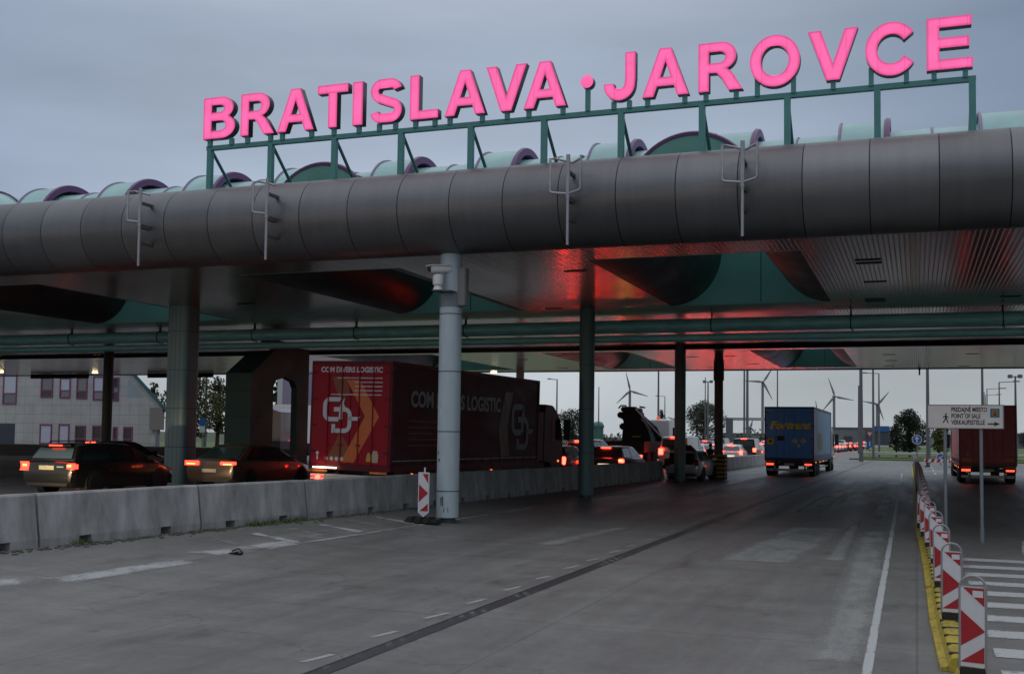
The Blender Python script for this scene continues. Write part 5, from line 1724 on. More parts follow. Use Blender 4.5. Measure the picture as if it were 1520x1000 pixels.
for lane, x0, ys_ in (('near', -13.0, [85 + 6.7 * i for i in range(30)]), ('middle', -16.6, [84 + 7.2 * i for i in range(28)]), ('far', -20.2, [82 + 8 * i for i in range(22)])):
    for i, y in enumerate(ys_):
        y = y + rq.uniform(-.8, .8)
        kd = rq.choice(['hatch', 'hatch', 'wagon', 'suv', 'van', 'wagon'])
        cn = rq.choice(['white', 'white', 'silver', 'black', 'navy', 'grey', 'grey', 'red'])
        if lane == 'near' and i == 1: kd, cn = 'van', 'black'
        if lane == 'near' and i == 0: kd, cn = 'hatch', 'white'
        c = copy_tree(protos[kd])
        c['label'] = '%s %s, %s vehicle in the %s lane of the queue beyond the canopy' % (cn, KN[kd], ORD[i], lane)
        c['group'] = 'distant cars queueing beyond the canopy'
        c.location = (x0 + rq.uniform(-.3, .3) + max(0, y - 150) * .012, y, gz(-13)); c.rotation_euler = (0, 0, R(rq.uniform(-2, 2)))
        for ch in c.children:
            if ch.name.split('.')[0] == 'body': setmat(ch, 0, CN[cn])

# ------------------------------------------------------------------ person by the open boot
pz = (-10.0, 57.2, .06)
pm = thing('person', 'person in dark clothing standing beyond the silver hatchback, arms at the load', 'person', pz, R(20))
bmp = bmesh.new()
V = {}
def pv(k, p, r): V[k] = (bmp.verts.new(p), r)
pv('pel', (0, 0, .95), .135); pv('wst', (0, .01, 1.12), .125); pv('chs', (0, .02, 1.35), .15); pv('nek', (0, .02, 1.52), .06); pv('hd0', (0, -.02, 1.60), .085); pv('hd1', (0, -.02, 1.70), .095)
for s, n_ in ((-1, 'l'), (1, 'r')):
    pv(n_ + 'sh', (s * .19, .02, 1.44), .062); pv(n_ + 'el', (s * .25, -.06, 1.17), .046); pv(n_ + 'wr', (s * .22, -.30, 1.10), .034); pv(n_ + 'ha', (s * .21, -.38, 1.10), .03)
    pv(n_ + 'hp', (s * .09, 0, .90), .10); pv(n_ + 'kn', (s * .11, -.02, .50), .065); pv(n_ + 'an', (s * .11, .02, .09), .045); pv(n_ + 'to', (s * .12, -.14, .05), .04)
ed = [('pel', 'wst'), ('wst', 'chs'), ('chs', 'nek'), ('nek', 'hd0'), ('hd0', 'hd1')]
for n_ in 'lr': ed += [('chs', n_ + 'sh'), (n_ + 'sh', n_ + 'el'), (n_ + 'el', n_ + 'wr'), (n_ + 'wr', n_ + 'ha'), ('pel', n_ + 'hp'), (n_ + 'hp', n_ + 'kn'), (n_ + 'kn', n_ + 'an'), (n_ + 'an', n_ + 'to')]
for a, c_ in ed: bmp.edges.new((V[a][0], V[c_][0]))
bmp.verts.index_update()
rad = {V[k][0].index: V[k][1] for k in V}
ri = V['pel'][0].index
me = bpy.data.meshes.new('body'); bmp.to_mesh(me); bmp.free()
po = bpy.data.objects.new('body', me); COL.objects.link(po)
sk = po.modifiers.new('skin', 'SKIN'); po.modifiers.new('sub', 'SUBSURF').levels = 2
po.modifiers['sub'].render_levels = 2
for i, r_ in rad.items():
    me.skin_vertices[0].data[i].radius = (r_, r_)
me.skin_vertices[0].data[ri].use_root = True
dg = bpy.context.evaluated_depsgraph_get()
me2 = bpy.data.meshes.new_from_object(po.evaluated_get(dg))
bpy.data.objects.remove(po)
me2.materials.clear(); me2.materials.append(mat('dark_clothing', (.014, .014, .017), .8)); me2.materials.append(mat('skin', (.30, .17, .12), .6))
for p_ in me2.polygons:
    p_.use_smooth = True
    cc = p_.center
    if cc.z > 1.54 or (cc.y < -.33 and cc.z > 1): p_.material_index = 1
po = bpy.data.objects.new('body', me2); COL.objects.link(po); po.parent = pm
b = MB(); b.sphere((0, .0, 1.70), (.10, .108, .10)); b.build('hair', mat('dark_hair', (.02, .015, .01), .7), pm)

# ================================================================== BACKGROUND
# customs building on the left
BY = 78.0
PL = lambda x, y: (atY(x, y, BY).x, atY(x, y, BY).z)
bt = thing('customs_building', 'pale grey panelled building with purple framed windows and a teal gable verge on the left', 'building', (PL(120, 600)[0], BY, .2))
bx0, bz0 = bt.location.x, .2
wallm = NB('grey_wall_panels')
co = wallm.n('TexCoord').outputs['Object']
sp = wallm.n('SeparateXYZ'); wallm.l(co, sp.inputs[0])
gx = wallm.math('ABSOLUTE', wallm.math('SUBTRACT', wallm.math('FRACT', wallm.math('DIVIDE', sp.outputs[0], 1.05)), .5))
gzz = wallm.math('ABSOLUTE', wallm.math('SUBTRACT', wallm.math('FRACT', wallm.math('DIVIDE', sp.outputs[2], .82)), .5))
ln = wallm.math('MULTIPLY', wallm.rng(gx, .475, .49, 1, .62), wallm.rng(gzz, .47, .485, 1, .62))
nn = wallm.math('MULTIPLY', ln, wallm.rng(wallm.noise(co, .8, 6), .3, .7, .86, 1.1))
s_ = wallm.n('VectorMath', operation='SCALE'); s_.inputs[0].default_value = (.44, .45, .44); wallm.l(nn, s_.inputs['Scale'])
wallm.l(s_.outputs[0], wallm.b.inputs['Base Color']); wallm.b.inputs['Roughness'].default_value = .7
xr, zr = PL(239, 603)
xa, za = PL(196, 556)
slope = (za - zr) / (xr - xa)
x_ap = xr - 13.0
z_ap = zr + slope * 13.0
b = MB()
b.prism([(-30, -.3), (xr - bx0, -.3), (xr - bx0, zr - bz0), (x_ap - bx0, z_ap - bz0), (-30, z_ap - 17 * slope - bz0)], 'y', 0, 16)
[setattr(v.co, 'x', v.co.x - .85 * v.co.y) for v in b.bm.verts]
b.build('wall', wallm.m, bt, 0)
b = MB()
for s_ in (1,):
    b.prism([(xr - bx0 + .5, zr - bz0 - .5 * slope), (xr - bx0 + .5, zr - bz0 - .5 * slope + .35), (x_ap - bx0, z_ap - bz0 + .4), (x_ap - bx0, z_ap - bz0 + .02)], 'y', -.35, 16.2)
    b.prism([(-30, z_ap - 17 * slope - bz0), (-30, z_ap - 17 * slope - bz0 + .4), (x_ap - bx0, z_ap - bz0 + .4), (x_ap - bx0, z_ap - bz0 + .02)], 'y', -.35, 16.2)
[setattr(v.co, 'x', v.co.x - .85 * v.co.y) for v in b.bm.verts]
b.build('roof', mat('teal_roof', (.03, .13, .13), .5, var=.15), bt, 0)
b = MB(); b.box(xr - bx0 - .9, -.30, zr - bz0 - 2.0, xr - bx0 + .4, -.01, zr - bz0 - .1); b.build('gutter_box', mat('gutter', (.22, .21, .19), .6), bt, 0)
b = MB(); b.tube([(xr - bx0 - .2, -.2, 0), (xr - bx0 - .2, -.2, zr - bz0 - 1.9)], .09); b.build('downpipe', mat('violet_pipe', (.20, .19, .26), .5), bt)
b = MB()
p0, p1 = PL(190, 562), PL(214, 590)
b.face([(p0[0] - bx0, -.006, p0[1] - bz0), (p0[0] - bx0, -.006, p1[1] - bz0), (p1[0] - bx0, -.006, p1[1] - bz0)]); b.face([(PL(190, 552)[0] - bx0, -.006, PL(190, 552)[1] - bz0), (p0[0] - bx0, -.006, p1[1] - bz0), (p1[0] - bx0, -.006, p1[1] - bz0)]) if False else None
b.build('gable_panel', mat('pale_blue_panel', (.30, .37, .40), .5), bt, 0)
wf = mat('purple_window_frame', (.20, .05, .14), .5)
wg = NB('window_glass_daylight')
wg.b.inputs['Base Color'].default_value = (.10, .12, .15, 1); wg.b.inputs['Roughness'].default_value = .07; wg.b.inputs['Specular IOR Level'].default_value = 1.0
wg.b.inputs['Metallic'].default_value = .55
blind = mat('window_blind', (.50, .53, .62), .5)
dkg = mat('dark_window', (.02, .022, .03), .15)
def window(cx_, y0, y1, w, style):
    (x0, z1), (x1, z0) = PL(cx_ - w / 2, y0), PL(cx_ + w / 2, y1)
    x0 -= bx0; x1 -= bx0; z0 -= bz0; z1 -= bz0
    f = .13
    b = MB()
    for q in ((x0, z0, x1, z0 + f), (x0, z1 - f, x1, z1), (x0, z0 + f, x0 + f, z1 - f), (x1 - f, z0 + f, x1, z1 - f)): b.box(q[0], -.06, q[1], q[2], .05, q[3])
    zm = z0 + (z1 - z0) * (.36 if style != 'low' else .12)
    b.box(x0 + f, -.055, zm - f / 2, x1 - f, .05, zm + f / 2)
    o = b.build('window', wf, bt, 0)
    b = MB(); b.face([(x0 + f, -.012, zm), (x1 - f, -.012, zm), (x1 - f, -.012, z1 - f), (x0 + f, -.012, z1 - f)]); b.build('upper_pane', {'b': blind, 'd': dkg}.get(style, blind if style == 'low' else wg.m), o, 0)
    b = MB(); b.face([(x0 + f, -.012, z0 + f), (x1 - f, -.012, z0 + f), (x1 - f, -.012, zm), (x0 + f, -.012, zm)]); b.build('lower_pane', dkg if style != 'b' else wg.m, o, 0)
for cx_, y0, y1, w, s_ in ((15, 556, 600, 19, 'b'), (70, 560, 590, 17, 'g'), (97, 560, 591, 15, 'b'), (122, 560, 592, 15, 'g'), (146.5, 558, 594, 15, 'b'), (172, 560, 595, 9, 'g'),
                           (68, 629, 662, 17, 'low'), (95, 629, 662, 15, 'low'), (119.5, 631, 662, 15, 'd'), (144, 631, 662, 13, 'd'), (171, 633, 662, 6, 'd'), (190, 633, 662, 13, 'd')):
    window(cx_, y0, y1, w, s_)
b = MB(); (x0, z1), (x1, z0) = PL(-14, 628), PL(21, 662)
b.box(x0 - bx0, -.05, z0 - bz0, x1 - bx0, .02, z1 - bz0); b.build('dark_doorway', mat('dark_door', (.02, .035, .06), .3), bt, 0)

# ------------------------------------------------------------------ trees
bark = mat('bark', (.045, .035, .025), .9, var=.3, vscale=4)


def tree(label, px, ytop, halfw_px, ybot_crown, Y, leaf, n=2200, seed=0, conical=False, species='leafy_tree', lsz=1.0, lobes=14, group='trees in the distance'):
    top = atY(px, ytop, Y); wid = abs(atY(px + halfw_px, ytop, Y).x - top.x); zb = atY(px, ybot_crown, Y).z
    z0 = .1
    t = thing(species, label, 'tree', (top.x, Y, z0), 0, group)
    rd = random.Random(seed)
    H = top.z - z0; zc0 = max(zb - z0, .06 * H)
    tb = MB(); tb.tube([(0, 0, -.1), (.05, 0, zc0 + .1 * H), (0, .1, H * .75)], [H * .03, H * .022, H * .008], 8)
    blobs = []
    lobes = int(lobes * 1.9)
    for i in range(lobes):
        h = (i + .5) / lobes
        a = i * 2.4 + rd.uniform(-.5, .5)
        if conical:
            rr = wid * (1 - h) * rd.uniform(.2, .7)
            br = wid * (.14 + .42 * (1 - h))
        else:
            env = math.sqrt(max(.05, 1 - (2 * h - .92) ** 2 / 1.05))
            rr = wid * env * rd.uniform(.15, .78)
            br = wid * (.20 + .22 * rd.random()) * (.6 + .4 * env)
        c = Vector((rr * math.cos(a), rr * math.sin(a), zc0 + (H - zc0) * min(h, 1) - br * .5 * (h > .8)))
        blobs.append((c, br))
        tb.tube([(0, 0, zc0 + (c.z - zc0) * .35), tuple(c * .55 + Vector((0, 0, c.z * .4))), tuple(c)], [H * .012, H * .007, H * .003], 5)
    tb.build('trunk', bark, t)
    lb = MB()
    ls = H * .026 * lsz
    wts = [b_[1] ** 2 for b_ in blobs]
    for c, br in rd.choices(blobs, wts, k=int(n * 1.5)):
        d = Vector((rd.gauss(0, 1), rd.gauss(0, 1), rd.gauss(0, 1))).normalized() * br * (rd.random() ** .4 + (rd.random() ** 6) * .35)
        d.z *= .8
        p = c + d
        if p.z < zc0 * .8: continue
        p.z = min(p.z, H)
        ax = Vector((rd.gauss(0, 1), rd.gauss(0, 1), rd.gauss(0, 1))).normalized()
        u = ax.cross(Vector((rd.random(), rd.random(), rd.random()))).normalized() * ls * rd.uniform(.6, 1.5)
        v = ax.cross(u).normalized() * ls * rd.uniform(.35, .8)
        lb.face([p - u, p - v, p + u, p + v])
    lb.build('crown', leaf, t, 0, fixn=False)
    return t


lf_dark = leaf_material('leaf_dark', (.014, .026, .009), .2)
lf_mid = leaf_material('leaf_mid', (.040, .056, .028), .3)
lf_grey = leaf_material('leaf_grey', (.075, .095, .07), .3)
lf_olive = leaf_material('leaf_olive', (.085, .085, .03), .35)
lf_yel = leaf_material('leaf_yellow', (.10, .11, .015), .35)
tree('round grey-green tree standing left of the second column', 850, 606, 30, 657, 150, lf_mid, 2600, 1, lsz=.8)
tree('grey-green tree standing just beyond the third column', 1045, 594, 34, 645, 170, lf_grey, 2600, 2, lsz=.8)
tree('dark pointed conifer with a fine tip beside the crane lorry', 982, 606, 16, 652, 150, lf_dark, 1800, 3, conical=True, species='conifer_tree', lsz=.7)
tree('dark bushy tree between the conifer and the third column', 1000, 622, 18, 652, 152, lf_mid, 1500, 4, lsz=.8)
tree('big dark rounded tree right of the wind turbines', 1350, 606, 30, 668, 150, lf_dark, 4200, 5, lsz=.75, lobes=22)
tree('yellow-green tree standing behind the information sign', 1393, 603, 28, 668, 162, lf_yel, 3000, 6, lsz=.75)
tree('small dark tree at the edge of the big rounded tree', 1330, 628, 14, 668, 146, lf_dark, 1500, 7, lsz=.8)
tree('olive leafed tree with thin branches left of the portal', 285, 552, 48, 645, 95, lf_olive, 2600, 8, lsz=.75, lobes=18)
tree('olive leafed tree behind the grey building corner', 228, 566, 16, 640, 118, lf_olive, 700, 9, lsz=.9)
tree('olive leafed tree close beside the toll portal', 325, 558, 26, 640, 100, lf_olive, 1500, 10, lsz=.75)
tree('dark green tree seen through the portal arch', 414, 560, 10, 640, 110, lf_mid, 900, 12, lsz=.9)
tree('dark bushy tree at the far right edge', 1524, 640, 18, 662, 170, lf_dark, 1500, 13, lsz=.8)
hb = MB(); rd = random.Random(5)
for _ in range(6500):
    x = rd.uniform(-58, -24); y = 178 + rd.uniform(-2, 2); z = .2 + abs(rd.gauss(0, 1)) * .62 + .35 * math.sin(x * .8) * rd.random()
    s = rd.uniform(.08, .22)
    ax = Vector((rd.gauss(0, 1), rd.gauss(0, 1), rd.gauss(0, 1))).normalized(); u = ax.orthogonal().normalized() * s; v = ax.cross(u).normalized() * s * .6; p = Vector((x, y, z))
    hb.face([p - u, p - v, p + u, p + v])
tag(hb.build('roadside_scrub', leaf_material('leaf_scrub', (.07, .09, .02), .3), None, 0, fixn=False), label='green roadside scrub growing along the bank beyond the queue', cat='shrubs', kind='stuff')
hb = MB()
for _ in range(9000):
    x = rd.uniform(-260, 420); y = 620 + rd.uniform(-8, 8); z = abs(rd.gauss(0, 1)) * 1.8 + 1.2 * max(0, math.sin(x * .05))
    s = rd.uniform(.5, 1.3)
    ax = Vector((rd.gauss(0, 1), rd.gauss(0, 1), rd.gauss(0, 1))).normalized(); u = ax.orthogonal().normalized() * s; v = ax.cross(u).normalized() * s * .6; p = Vector((x, y, z))
    hb.face([p - u, p - v, p + u, p + v])
tag(hb.build('far_woodland', leaf_material('leaf_far', (.05, .062, .055), .2), None, 0, fixn=False), label='distant low belt of woodland along the horizon', cat='woodland', kind='stuff')

# ------------------------------------------------------------------ wind turbines
turb_m = mat('turbine_grey', (.20, .215, .235), .6)


def turbine(label, px, py, D, blen_px, rot, face=20):
    hub = ray(px, py); hub = Vector((0, 0, CAMH)) + hub * D
    t = thing('wind_turbine', label, 'wind turbine', (hub.x, hub.y, 0), R(face), 'wind turbines on the horizon')
    Hh = hub.z; k = D / FPX
    b = MB(); b.tube([(0, 0, -.1), (0, 0, Hh)], [3.6 * k / .6 * .35, 1.9 * k], 14); b.build('tower', turb_m, t)
    b = MB(); b.box(-1.4 * k, -3 * k, Hh - 1.6 * k, 1.4 * k, 5 * k, Hh + 1.8 * k, .5 * k); b.sphere((0, -4.0 * k, Hh), (1.7 * k, 2.2 * k, 1.7 * k)); b.build('nacelle', turb_m, t)
    for i in range(3):
        a = R(rot + 120 * i)
        M = Matrix.Translation((0, -4.2 * k, Hh)) @ Matrix.Rotation(a, 4, 'Y')
        Lb = blen_px * k
        b = MB()
        rings = []
        for u, ch, th in ((0, .9, .9), (.08, .9, .8), (.2, 1.7, .5), (.55, 1.1, .3), (.97, .4, .12), (1.0, .08, .05)):
            rings.append([M @ Vector((ch * k * c * 1.0 + (.3 * k if u > .1 else 0), th * k * s, Lb * u)) for c, s in ((-1, 0), (0, -1), (1, 0), (0, 1))])
        b.loft(rings, True, True); b.build('blade', turb_m, t)
    return t


turbine('wind turbine seen just right of the second column', 935, 580, 1300, 28, -14)
turbine('nearest wind turbine, left of the blue truck, its hub just under the canopy', 1132, 567, 1000, 30, 32)
turbine('wind turbine just right of the blue truck', 1238, 588.5, 1300, 29, -20)
turbine('wind turbine in line with the far lamp posts', 1302, 600, 1500, 25, 40)
turbine('small distant wind turbine showing one blade above the blue truck', 1214, 628, 2400, 34, -8)
turbine('tiny distant wind turbine left of the blue truck', 1113, 634, 3200, 12, 15)
turbine('tiny distant wind turbine behind the third column', 1003, 624, 2800, 14, 50)

# ------------------------------------------------------------------ lamp posts and masts
mast_m = mat('lamp_post_grey', (.13, .14, .15), .5, .3)


def lamp_post(label, px, ytop, Y, arm=0, r=.09, kind='lamp_post', dbl=False, heads=0):
    p = atY(px, ytop, Y)
    t = thing(kind, label, 'lamp post', (p.x, Y, .1), 0, 'lamp posts and masts beyond the canopy')
    H = p.z - .1
    b = MB(); b.tube([(0, 0, -.1), (0, 0, H * .35), (0, 0, H)], [r * 1.25, r * 1.1, r * .7], 8); b.build('pole', mast_m, t)
    if arm:
        for s in ((arm, -arm) if dbl else (arm,)):
            b = MB(); b.tube([(0, 0, H - .02), (s * .9, 0, H + .05)], r * .5, 6); b.build('arm', mast_m, t)
            b = MB(); b.box(min(s * .75, s * 1.15), -.14, H + .02, max(s * .75, s * 1.15), .14, H + .14, .03); b.build('lantern', mast_m, t)
    for k in range(heads):
        b = MB(); b.box(-.7 + k * .9, -.2, H - .2, -.25 + k * .9, .2, H + .15, .05); b.build('floodlight', mast_m, t)
        if k == 0:
            b = MB(); b.box(-.7, -.05, H - .1, .65, .05, H - .02); b.build('crossbar', mast_m, t)
    return t


lamp_post('lamp post with an arm to the left, just beyond the red truck cab', 827, 563, 130, -1.1, .11)
lamp_post('thin mast right of the second column', 889, 574, 150, 0, .09)
lamp_post('tall mast behind the crane lorry cab', 978, 470, 120, 0, .10)
lamp_post('lamp post with left arm beside the tall mast', 987, 588, 170, -1.3, .09)
lamp_post('mast left of the striped column', 1047, 560, 160, 0, .09)
lamp_post('floodlight mast with two heads left of the striped column', 1051, 566, 150, 0, .12, heads=2)
lamp_post('tall mast left of the blue truck, left one of a close pair', 1105, 470, 125, 0, .10)
lamp_post('tall mast left of the blue truck, right one of a close pair', 1109.5, 470, 118, 0, .13)
lamp_post('thin tall mast above the blue truck', 1154, 480, 140, 0, .08)
lamp_post('thick tall mast right of the blue truck', 1277.5, 470, 118, 0, .17)
lamp_post('thin grey mast touching the thick tall mast', 1274.5, 572, 190, 0, .14)
lamp_post('tall mast crossed by the hub of a wind turbine', 1295.5, 470, 128, 0, .11)
lamp_post('lamp post with left arm crossed by a turbine blade', 1304.5, 554, 140, -1.8, .10)
lamp_post('thick tall mast at the left end of the information sign', 1376, 470, 100, 0, .13)
lamp_post('tall mast rising above the middle of the information sign', 1457, 470, 110, 0, .11)
lamp_post('lamp post with right arm, nearest of the cluster at the right', 1483, 567, 130, 1.8, .09)
lamp_post('lamp post with right arm, second of the cluster at the right', 1465, 577, 170, 2.2, .09)
lamp_post('lamp post with right arm, farthest of the cluster at the right', 1463, 586, 210, 2.2, .09)
lamp_post('floodlight mast at the right above the red box truck', 1507, 558, 120, 0, .12, heads=2)
lamp_post('mast behind the floodlight mast on the right', 1461, 582, 230, 0, .10)
lamp_post('grey lamp post left of the toll portal', 307, 548, 105, 0, .16)

# ------------------------------------------------------------------ road signs, gantry, rails
s_blue = mat('round_sign_blue', (.012, .095, .30), .4)
s_grey = mat('sign_back_grey', (.24, .25, .27), .5, .4)
s_white = mat('road_sign_white', (.5, .5, .5), .5)
s_red = mat('road_sign_red', (.42, .03, .03), .5)
GS = 'road signs on posts beyond the canopy'


def post_sign(name, label, px, py, rpx, Y, build_parts, zpost=None):
    p = atY(px, py, Y); k = atY(px + rpx, py, Y).x - p.x
    t = thing(name, label, 'road sign', (p.x, Y, .1), 0, GS)
    zc = p.z - .1
    b = MB(); b.tube([(0, .05, -.1), (0, .05, zc + k * .6)], .045, 8); b.build('post', mast_m, t)
    build_parts(t, zc, k)
    return t


def disc(t, zc, k, m, name='disc', y=-.0, rad=1.0):
    b = MB(); b.lathe([(k * rad, y), (k * rad, y - .012)], 24, (0, 0, zc), 'y'); return b.build(name, m, t, 0)


def arrow_up(t, zc, k, rot=0):
    M = Matrix.Translation((0, -.018, zc)) @ Matrix.Rotation(R(rot), 4, 'Y') @ Matrix.Scale(k, 4)
    b = MB()
    b.face([M @ Vector((u, 0, v)) for u, v in ((-.12, -.7), (.12, -.7), (.12, .1), (-.12, .1))]); b.face([M @ Vector((u, 0, v)) for u, v in ((-.5, .1), (.5, .1), (0, .72))])
    b.build('arrow', s_white, t, 0)


def rim(t, zc, k):
    b = MB()
    b.loft([[(k * q * math.cos(2 * PI * i / 24), -.0155 , zc + k * q * math.sin(2 * PI * i / 24)) for i in range(24)] for q in (.86, 1.0)], True)
    b.build('rim', s_white, t, 0)


post_sign('ahead_sign', 'blue round sign with white upward arrow beside the big dark tree', 1361, 652, 7.6, 112, lambda t, z, k: (disc(t, z, k, s_blue), rim(t, z, k), arrow_up(t, z, k)))
post_sign('round_sign', 'grey back of a round sign left of the information sign posts', 1380.5, 655, 6.2, 114, lambda t, z, k: disc(t, z, k, s_grey))
post_sign('keep_left_sign', 'blue round sign with slanting white arrow partly behind the sign post', 1396.5, 678.5, 6.5, 108, lambda t, z, k: (disc(t, z, k, s_blue), rim(t, z, k), arrow_up(t, z, k, 225)))


def yield_parts(t, zc, k, bar=True):
    b = MB(); b.prism([(-k, zc + k * .8), (k, zc + k * .8), (0, zc - k * .9)], 'y', -.02, -.008); b.build('triangle', s_red, t, 0)
    b = MB(); b.prism([(-k * .66, zc + k * .6), (k * .66, zc + k * .6), (0, zc - k * .5)], 'y', -.026, -.022); b.build('triangle_face', s_white, t, 0)


def y2(t, z, k):
    yield_parts(t, z, k)
    o = disc(t, z - k * 2.6, k * 1.0, s_blue)
    b = MB(); b.box(-k * .75, -.02, z - k * 2.75, k * .75, -.014, z - k * 2.45); b.build('white_bar', s_white, t, 0)


def y3(t, z, k):
    yield_parts(t, z, k)
    b = MB(); b.box(-k * .9, -.02, z - k * 3.9, k * .9, -.004, z - k * 1.7); b.build('blue_plate', s_blue, t, 0)
    b = MB(); b.box(-k * .16, -.026, z - k * 3.5, k * .16, -.022, z - k * 2.1); b.build('white_bar', s_white, t, 0)


post_sign('give_way_sign', 'white give way triangle above a blue disc, between the information sign posts', 1416.5, 648, 5, 113, y2)
post_sign('give_way_sign', 'white give way triangle above a blue plate on the grass nose', 1291, 644.5, 5.2, 150, y3)
post_sign('parking_sign', 'small blue sign on a thin post left of the portal', 301, 626, 4, 92, lambda t, z, k: [MB_box(t, 'blue_plate', s_blue, -k, -.02, z - k * 1.2, k, 0, z + k * 1.3), MB_box(t, 'white_plate', s_white, -k, -.02, z - k * 3.2, k, 0, z - k * 1.3)]) if False else None


def MB_box(t, name, m, *q):
    b = MB(); b.box(*q); return b.build(name, m, t, 0)


post_sign('parking_sign', 'small blue and white plate on a thin post left of the portal', 300.5, 626, 4, 92,
          lambda t, z, k: [MB_box(t, 'blue_plate', s_blue, -k, -.02, z - k * 1.2, k, 0, z + k * 1.3), MB_box(t, 'white_plate', s_white, -k, -.02, z - k * 3.2, k, 0, z - k * 1.3)])
# blue gantry sign far down the road
p = atY(1308, 636, 330)
t = thing('gantry_sign', 'wide blue direction sign above the distant road', 'road sign', (p.x, 330, 0))
b = MB(); b.box(-2.2, -.1, p.z - .75, 2.2, .1, p.z + .75); b.build('sign_panel', s_blue, t, 0)
b = MB(); b.tube([(-2.2, .2, -.1), (-2.2, .2, p.z)], .14); b.tube([(2.2, .2, -.1), (2.2, .2, p.z)], .14); b.build('leg', mast_m, t)
# pale gantry left
a_, c_ = atY(1033, 621, 175), atY(1131, 619, 175)
t = thing('road_gantry', 'pale steel gantry over the queue, its beam passing behind the striped column', 'gantry', ((a_.x + c_.x) / 2, 175, 0))
w = (c_.x - a_.x) / 2
b = MB(); b.box(-w, -.2, a_.z - .25, w + 3, .2, a_.z + .2); b.build('beam', mat('gantry_grey', (.33, .35, .37), .5), t, 0)
for x in (-w + .2, -w + 1.7, w + 2.8):
    b = MB(); b.box(x - .17, -.17, -.1, x + .17, .17, a_.z - .25); b.build('leg', mat('gantry_grey', (.33, .35, .37), .5), t, 0)
# teal water tank
p = atY(888, 625, 210)
t = thing('water_tank', 'teal domed round tank just right of the second column', 'tank', (p.x, 210, .1))
b = MB(); b.lathe([(1.05, 0), (1.05, p.z - 1.4), (1.18, p.z - 1.35), (1.18, p.z - .9)], 24); b.build('tank_body', mat('teal_tank', (.03, .12, .10), .5), t)
b = MB(); b.lathe([(1.1, p.z - .9), (1.0, p.z - .55), (.7, p.z - .25), (.05, p.z - .1)], 24); b.build('dome', mat('teal_dome', (.06, .18, .15), .5), t)
# grey slab cabinet left of blue truck
p = atY(1083, 622, 150)
t = thing('grey_panel', 'tall dark grey blank sign back right of the striped column', 'panel', (p.x, 150, .1))
b = MB(); b.box(-.5, -.1, 0.8, .45, .1, p.z); b.box(-.4, -.05, -.1, -.3, .05, .8); b.box(.3, -.05, -.1, .4, .05, .8); b.build('panel_board', mat('dark_grey_board', (.09, .10, .12), .6), t, 0)

# warehouses on the horizon
wh = NB('warehouse_cladding')
co = wh.n('TexCoord').outputs['Object']
sp = wh.n('SeparateXYZ'); wh.l(co, sp.inputs[0])
fr = wh.math('FRACT', wh.math('DIVIDE', sp.outputs[0], 1.4))
s_ = wh.n('VectorMath', operation='SCALE'); s_.inputs[0].default_value = (.17, .185, .20); wh.l(wh.math('MULTIPLY', wh.rng(fr, .92, .95, 1, .8), wh.rng(wh.noise(co, .3, 4), .3, .7, .9, 1.1)), s_.inputs['Scale'])
wh.l(s_.outputs[0], wh.b.inputs['Base Color'])


def shed(label, x0, x1, ytop, Y, m, doors=True):
    a = atY(x0, ytop, Y); c = atY(x1, ytop, Y)
    t = thing('warehouse', label, 'warehouse', ((a.x + c.x) / 2, Y, 0), 0, 'warehouses on the horizon')
    w = (c.x - a.x) / 2
    b = MB(); b.box(-w, 0, -.2, w, 40, a.z); b.build('wall', m, t, 0)
    b = MB(); b.box(-w - .4, -.4, a.z, w + .4, 40.4, a.z + .8); b.build('roof', mat('shed_roof', (.10, .11, .12), .6), t, 0)
    if doors:
        n = max(1, int(w / 9))
        for i in range(n):
            x = -w + (i + .5) * 2 * w / n
            b = MB(); b.box(x - 2, -.15, 0, x + 2, .02, a.z * .55); b.build('loading_door', mat('shed_door', (.06, .065, .07), .6), t, 0)
    return t


shed('long grey warehouse beyond the queue, right of the blue truck', 1225, 1293, 636, 560, wh.m)
shed('dark blue warehouse right of the grey one on the horizon', 1285, 1322, 640, 540, mat('blue_shed', (.05, .062, .08), .6))
shed('pale low warehouse left of the blue truck on the horizon', 1068, 1135, 644, 700, mat('pale_shed', (.20, .21, .22), .6), False)
shed('low grey warehouse at the far right edge', 1500, 1640, 646, 420, mat('blue_grey_shed', (.10, .115, .15), .6))
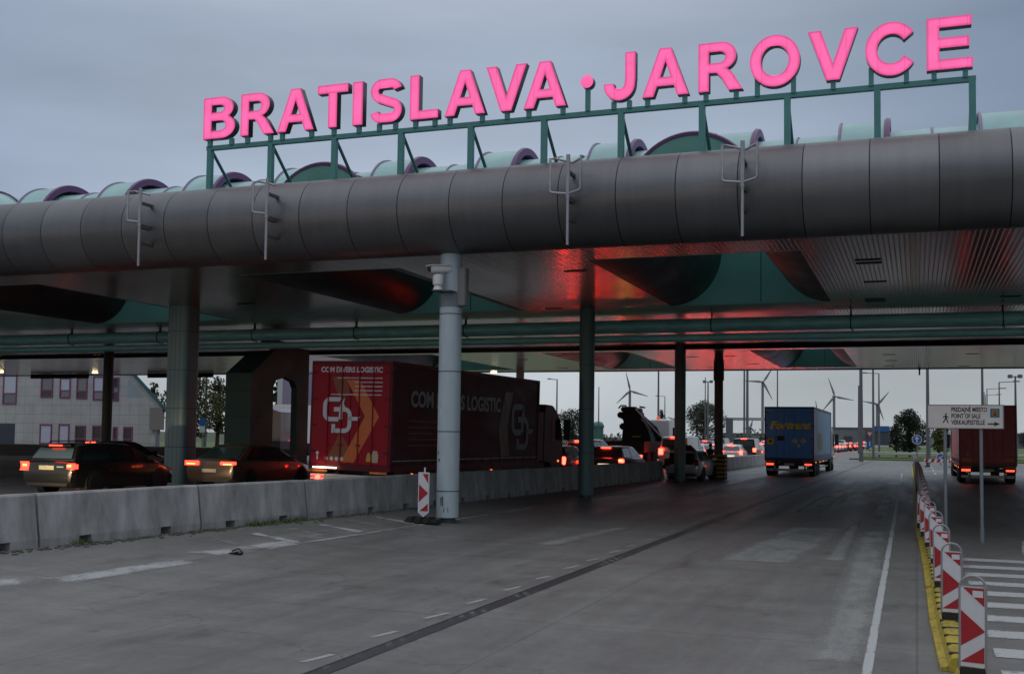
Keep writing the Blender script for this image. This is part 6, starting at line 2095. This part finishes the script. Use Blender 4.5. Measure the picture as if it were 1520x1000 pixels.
# far white car on the side road and the guard rail
c = copy_tree(protos['wagon']); c['label'] = 'white car on the far side road in front of the dark tree'; c['group'] = 'distant cars queueing beyond the canopy'
p = atZ(1331, 663, .3); c.location = (p.x, p.y, .15); c.rotation_euler = (0, 0, R(75))
for ch in c.children:
    if ch.name.split('.')[0] == 'body': setmat(ch, 0, P_WHITE)
t = thing('guard_rail', 'long grey steel guard rail along the grass beyond the junction', 'guard rail', (-6.0, 131.5, .1))
dirv = Vector((68, -5.0, 0))
b = MB(); prof = [(0, .45), (-.05, .52), (0, .6), (-.05, .68), (0, .75)]
b.loft([[(q * dirv.x, q * dirv.y + u - .06, v) for u, v in prof] for q in (0, 1)], False)
b.build('rail_beam', galv, t, 0)
for k in range(17):
    q = k / 16
    b = MB(); b.box(q * dirv.x - .05, q * dirv.y + .01, -.1, q * dirv.x + .05, q * dirv.y + .1, .72); b.build('rail_post', galv, t, 0)
# red and white boards closing the far end of the beacon row
for i, (x0, x1, lab) in enumerate(((.6, 2.9, 'left red and white barrier board at the far end of the beacons'), (4.6, 7.0, 'right red and white barrier board, beside the red box truck'))):
    t = thing('barrier_board', lab, 'barrier', ((x0 + x1) / 2, 98.5, .0), R(-1), 'red and white barrier boards')
    w = (x1 - x0) / 2
    b = MB(); b.box(-w, -.03, .38, w, .03, .68); b.build('board', white_r, t, 0)
    b = MB(); n = 5
    for k in range(n):
        x = -w + (k + .1) * 2 * w / n; ww = w / n
        b.face([(x, -.034, .382), (x + ww, -.034, .382), (x + ww + .12, -.034, .678), (x + .12, -.034, .678)])
    b.build('red_stripe', red_r, t, 0)
    b = MB()
    for s in (-1, 1): b.box(s * w * .8 - .04, -.02, 0, s * w * .8 + .04, .02, .38); b.box(s * w * .8 - .2, -.15, 0, s * w * .8 + .2, .15, .08)
    b.build('foot', rubber, t, 0)
# low purple box and shed seen through the portal arch
p = atY(432, 580, 90)
t = thing('office_cabin', 'pale violet cabin seen through the portal arch', 'building', (p.x, 90, .2))
b = MB(); b.box(-1.4, 0, -.2, 3.5, 4, p.z + 3.5); b.build('wall', mat('violet_wall', (.26, .22, .30), .7), t, 0)
b = MB(); b.box(-1.45, -.05, -.2, -.9, .05, p.z + 3.5); b.build('corner_trim', s_white, t, 0)
b = MB(); b.box(-.4, -.06, 1.5, .9, .02, 3.8); b.build('window', dkg, t, 0)
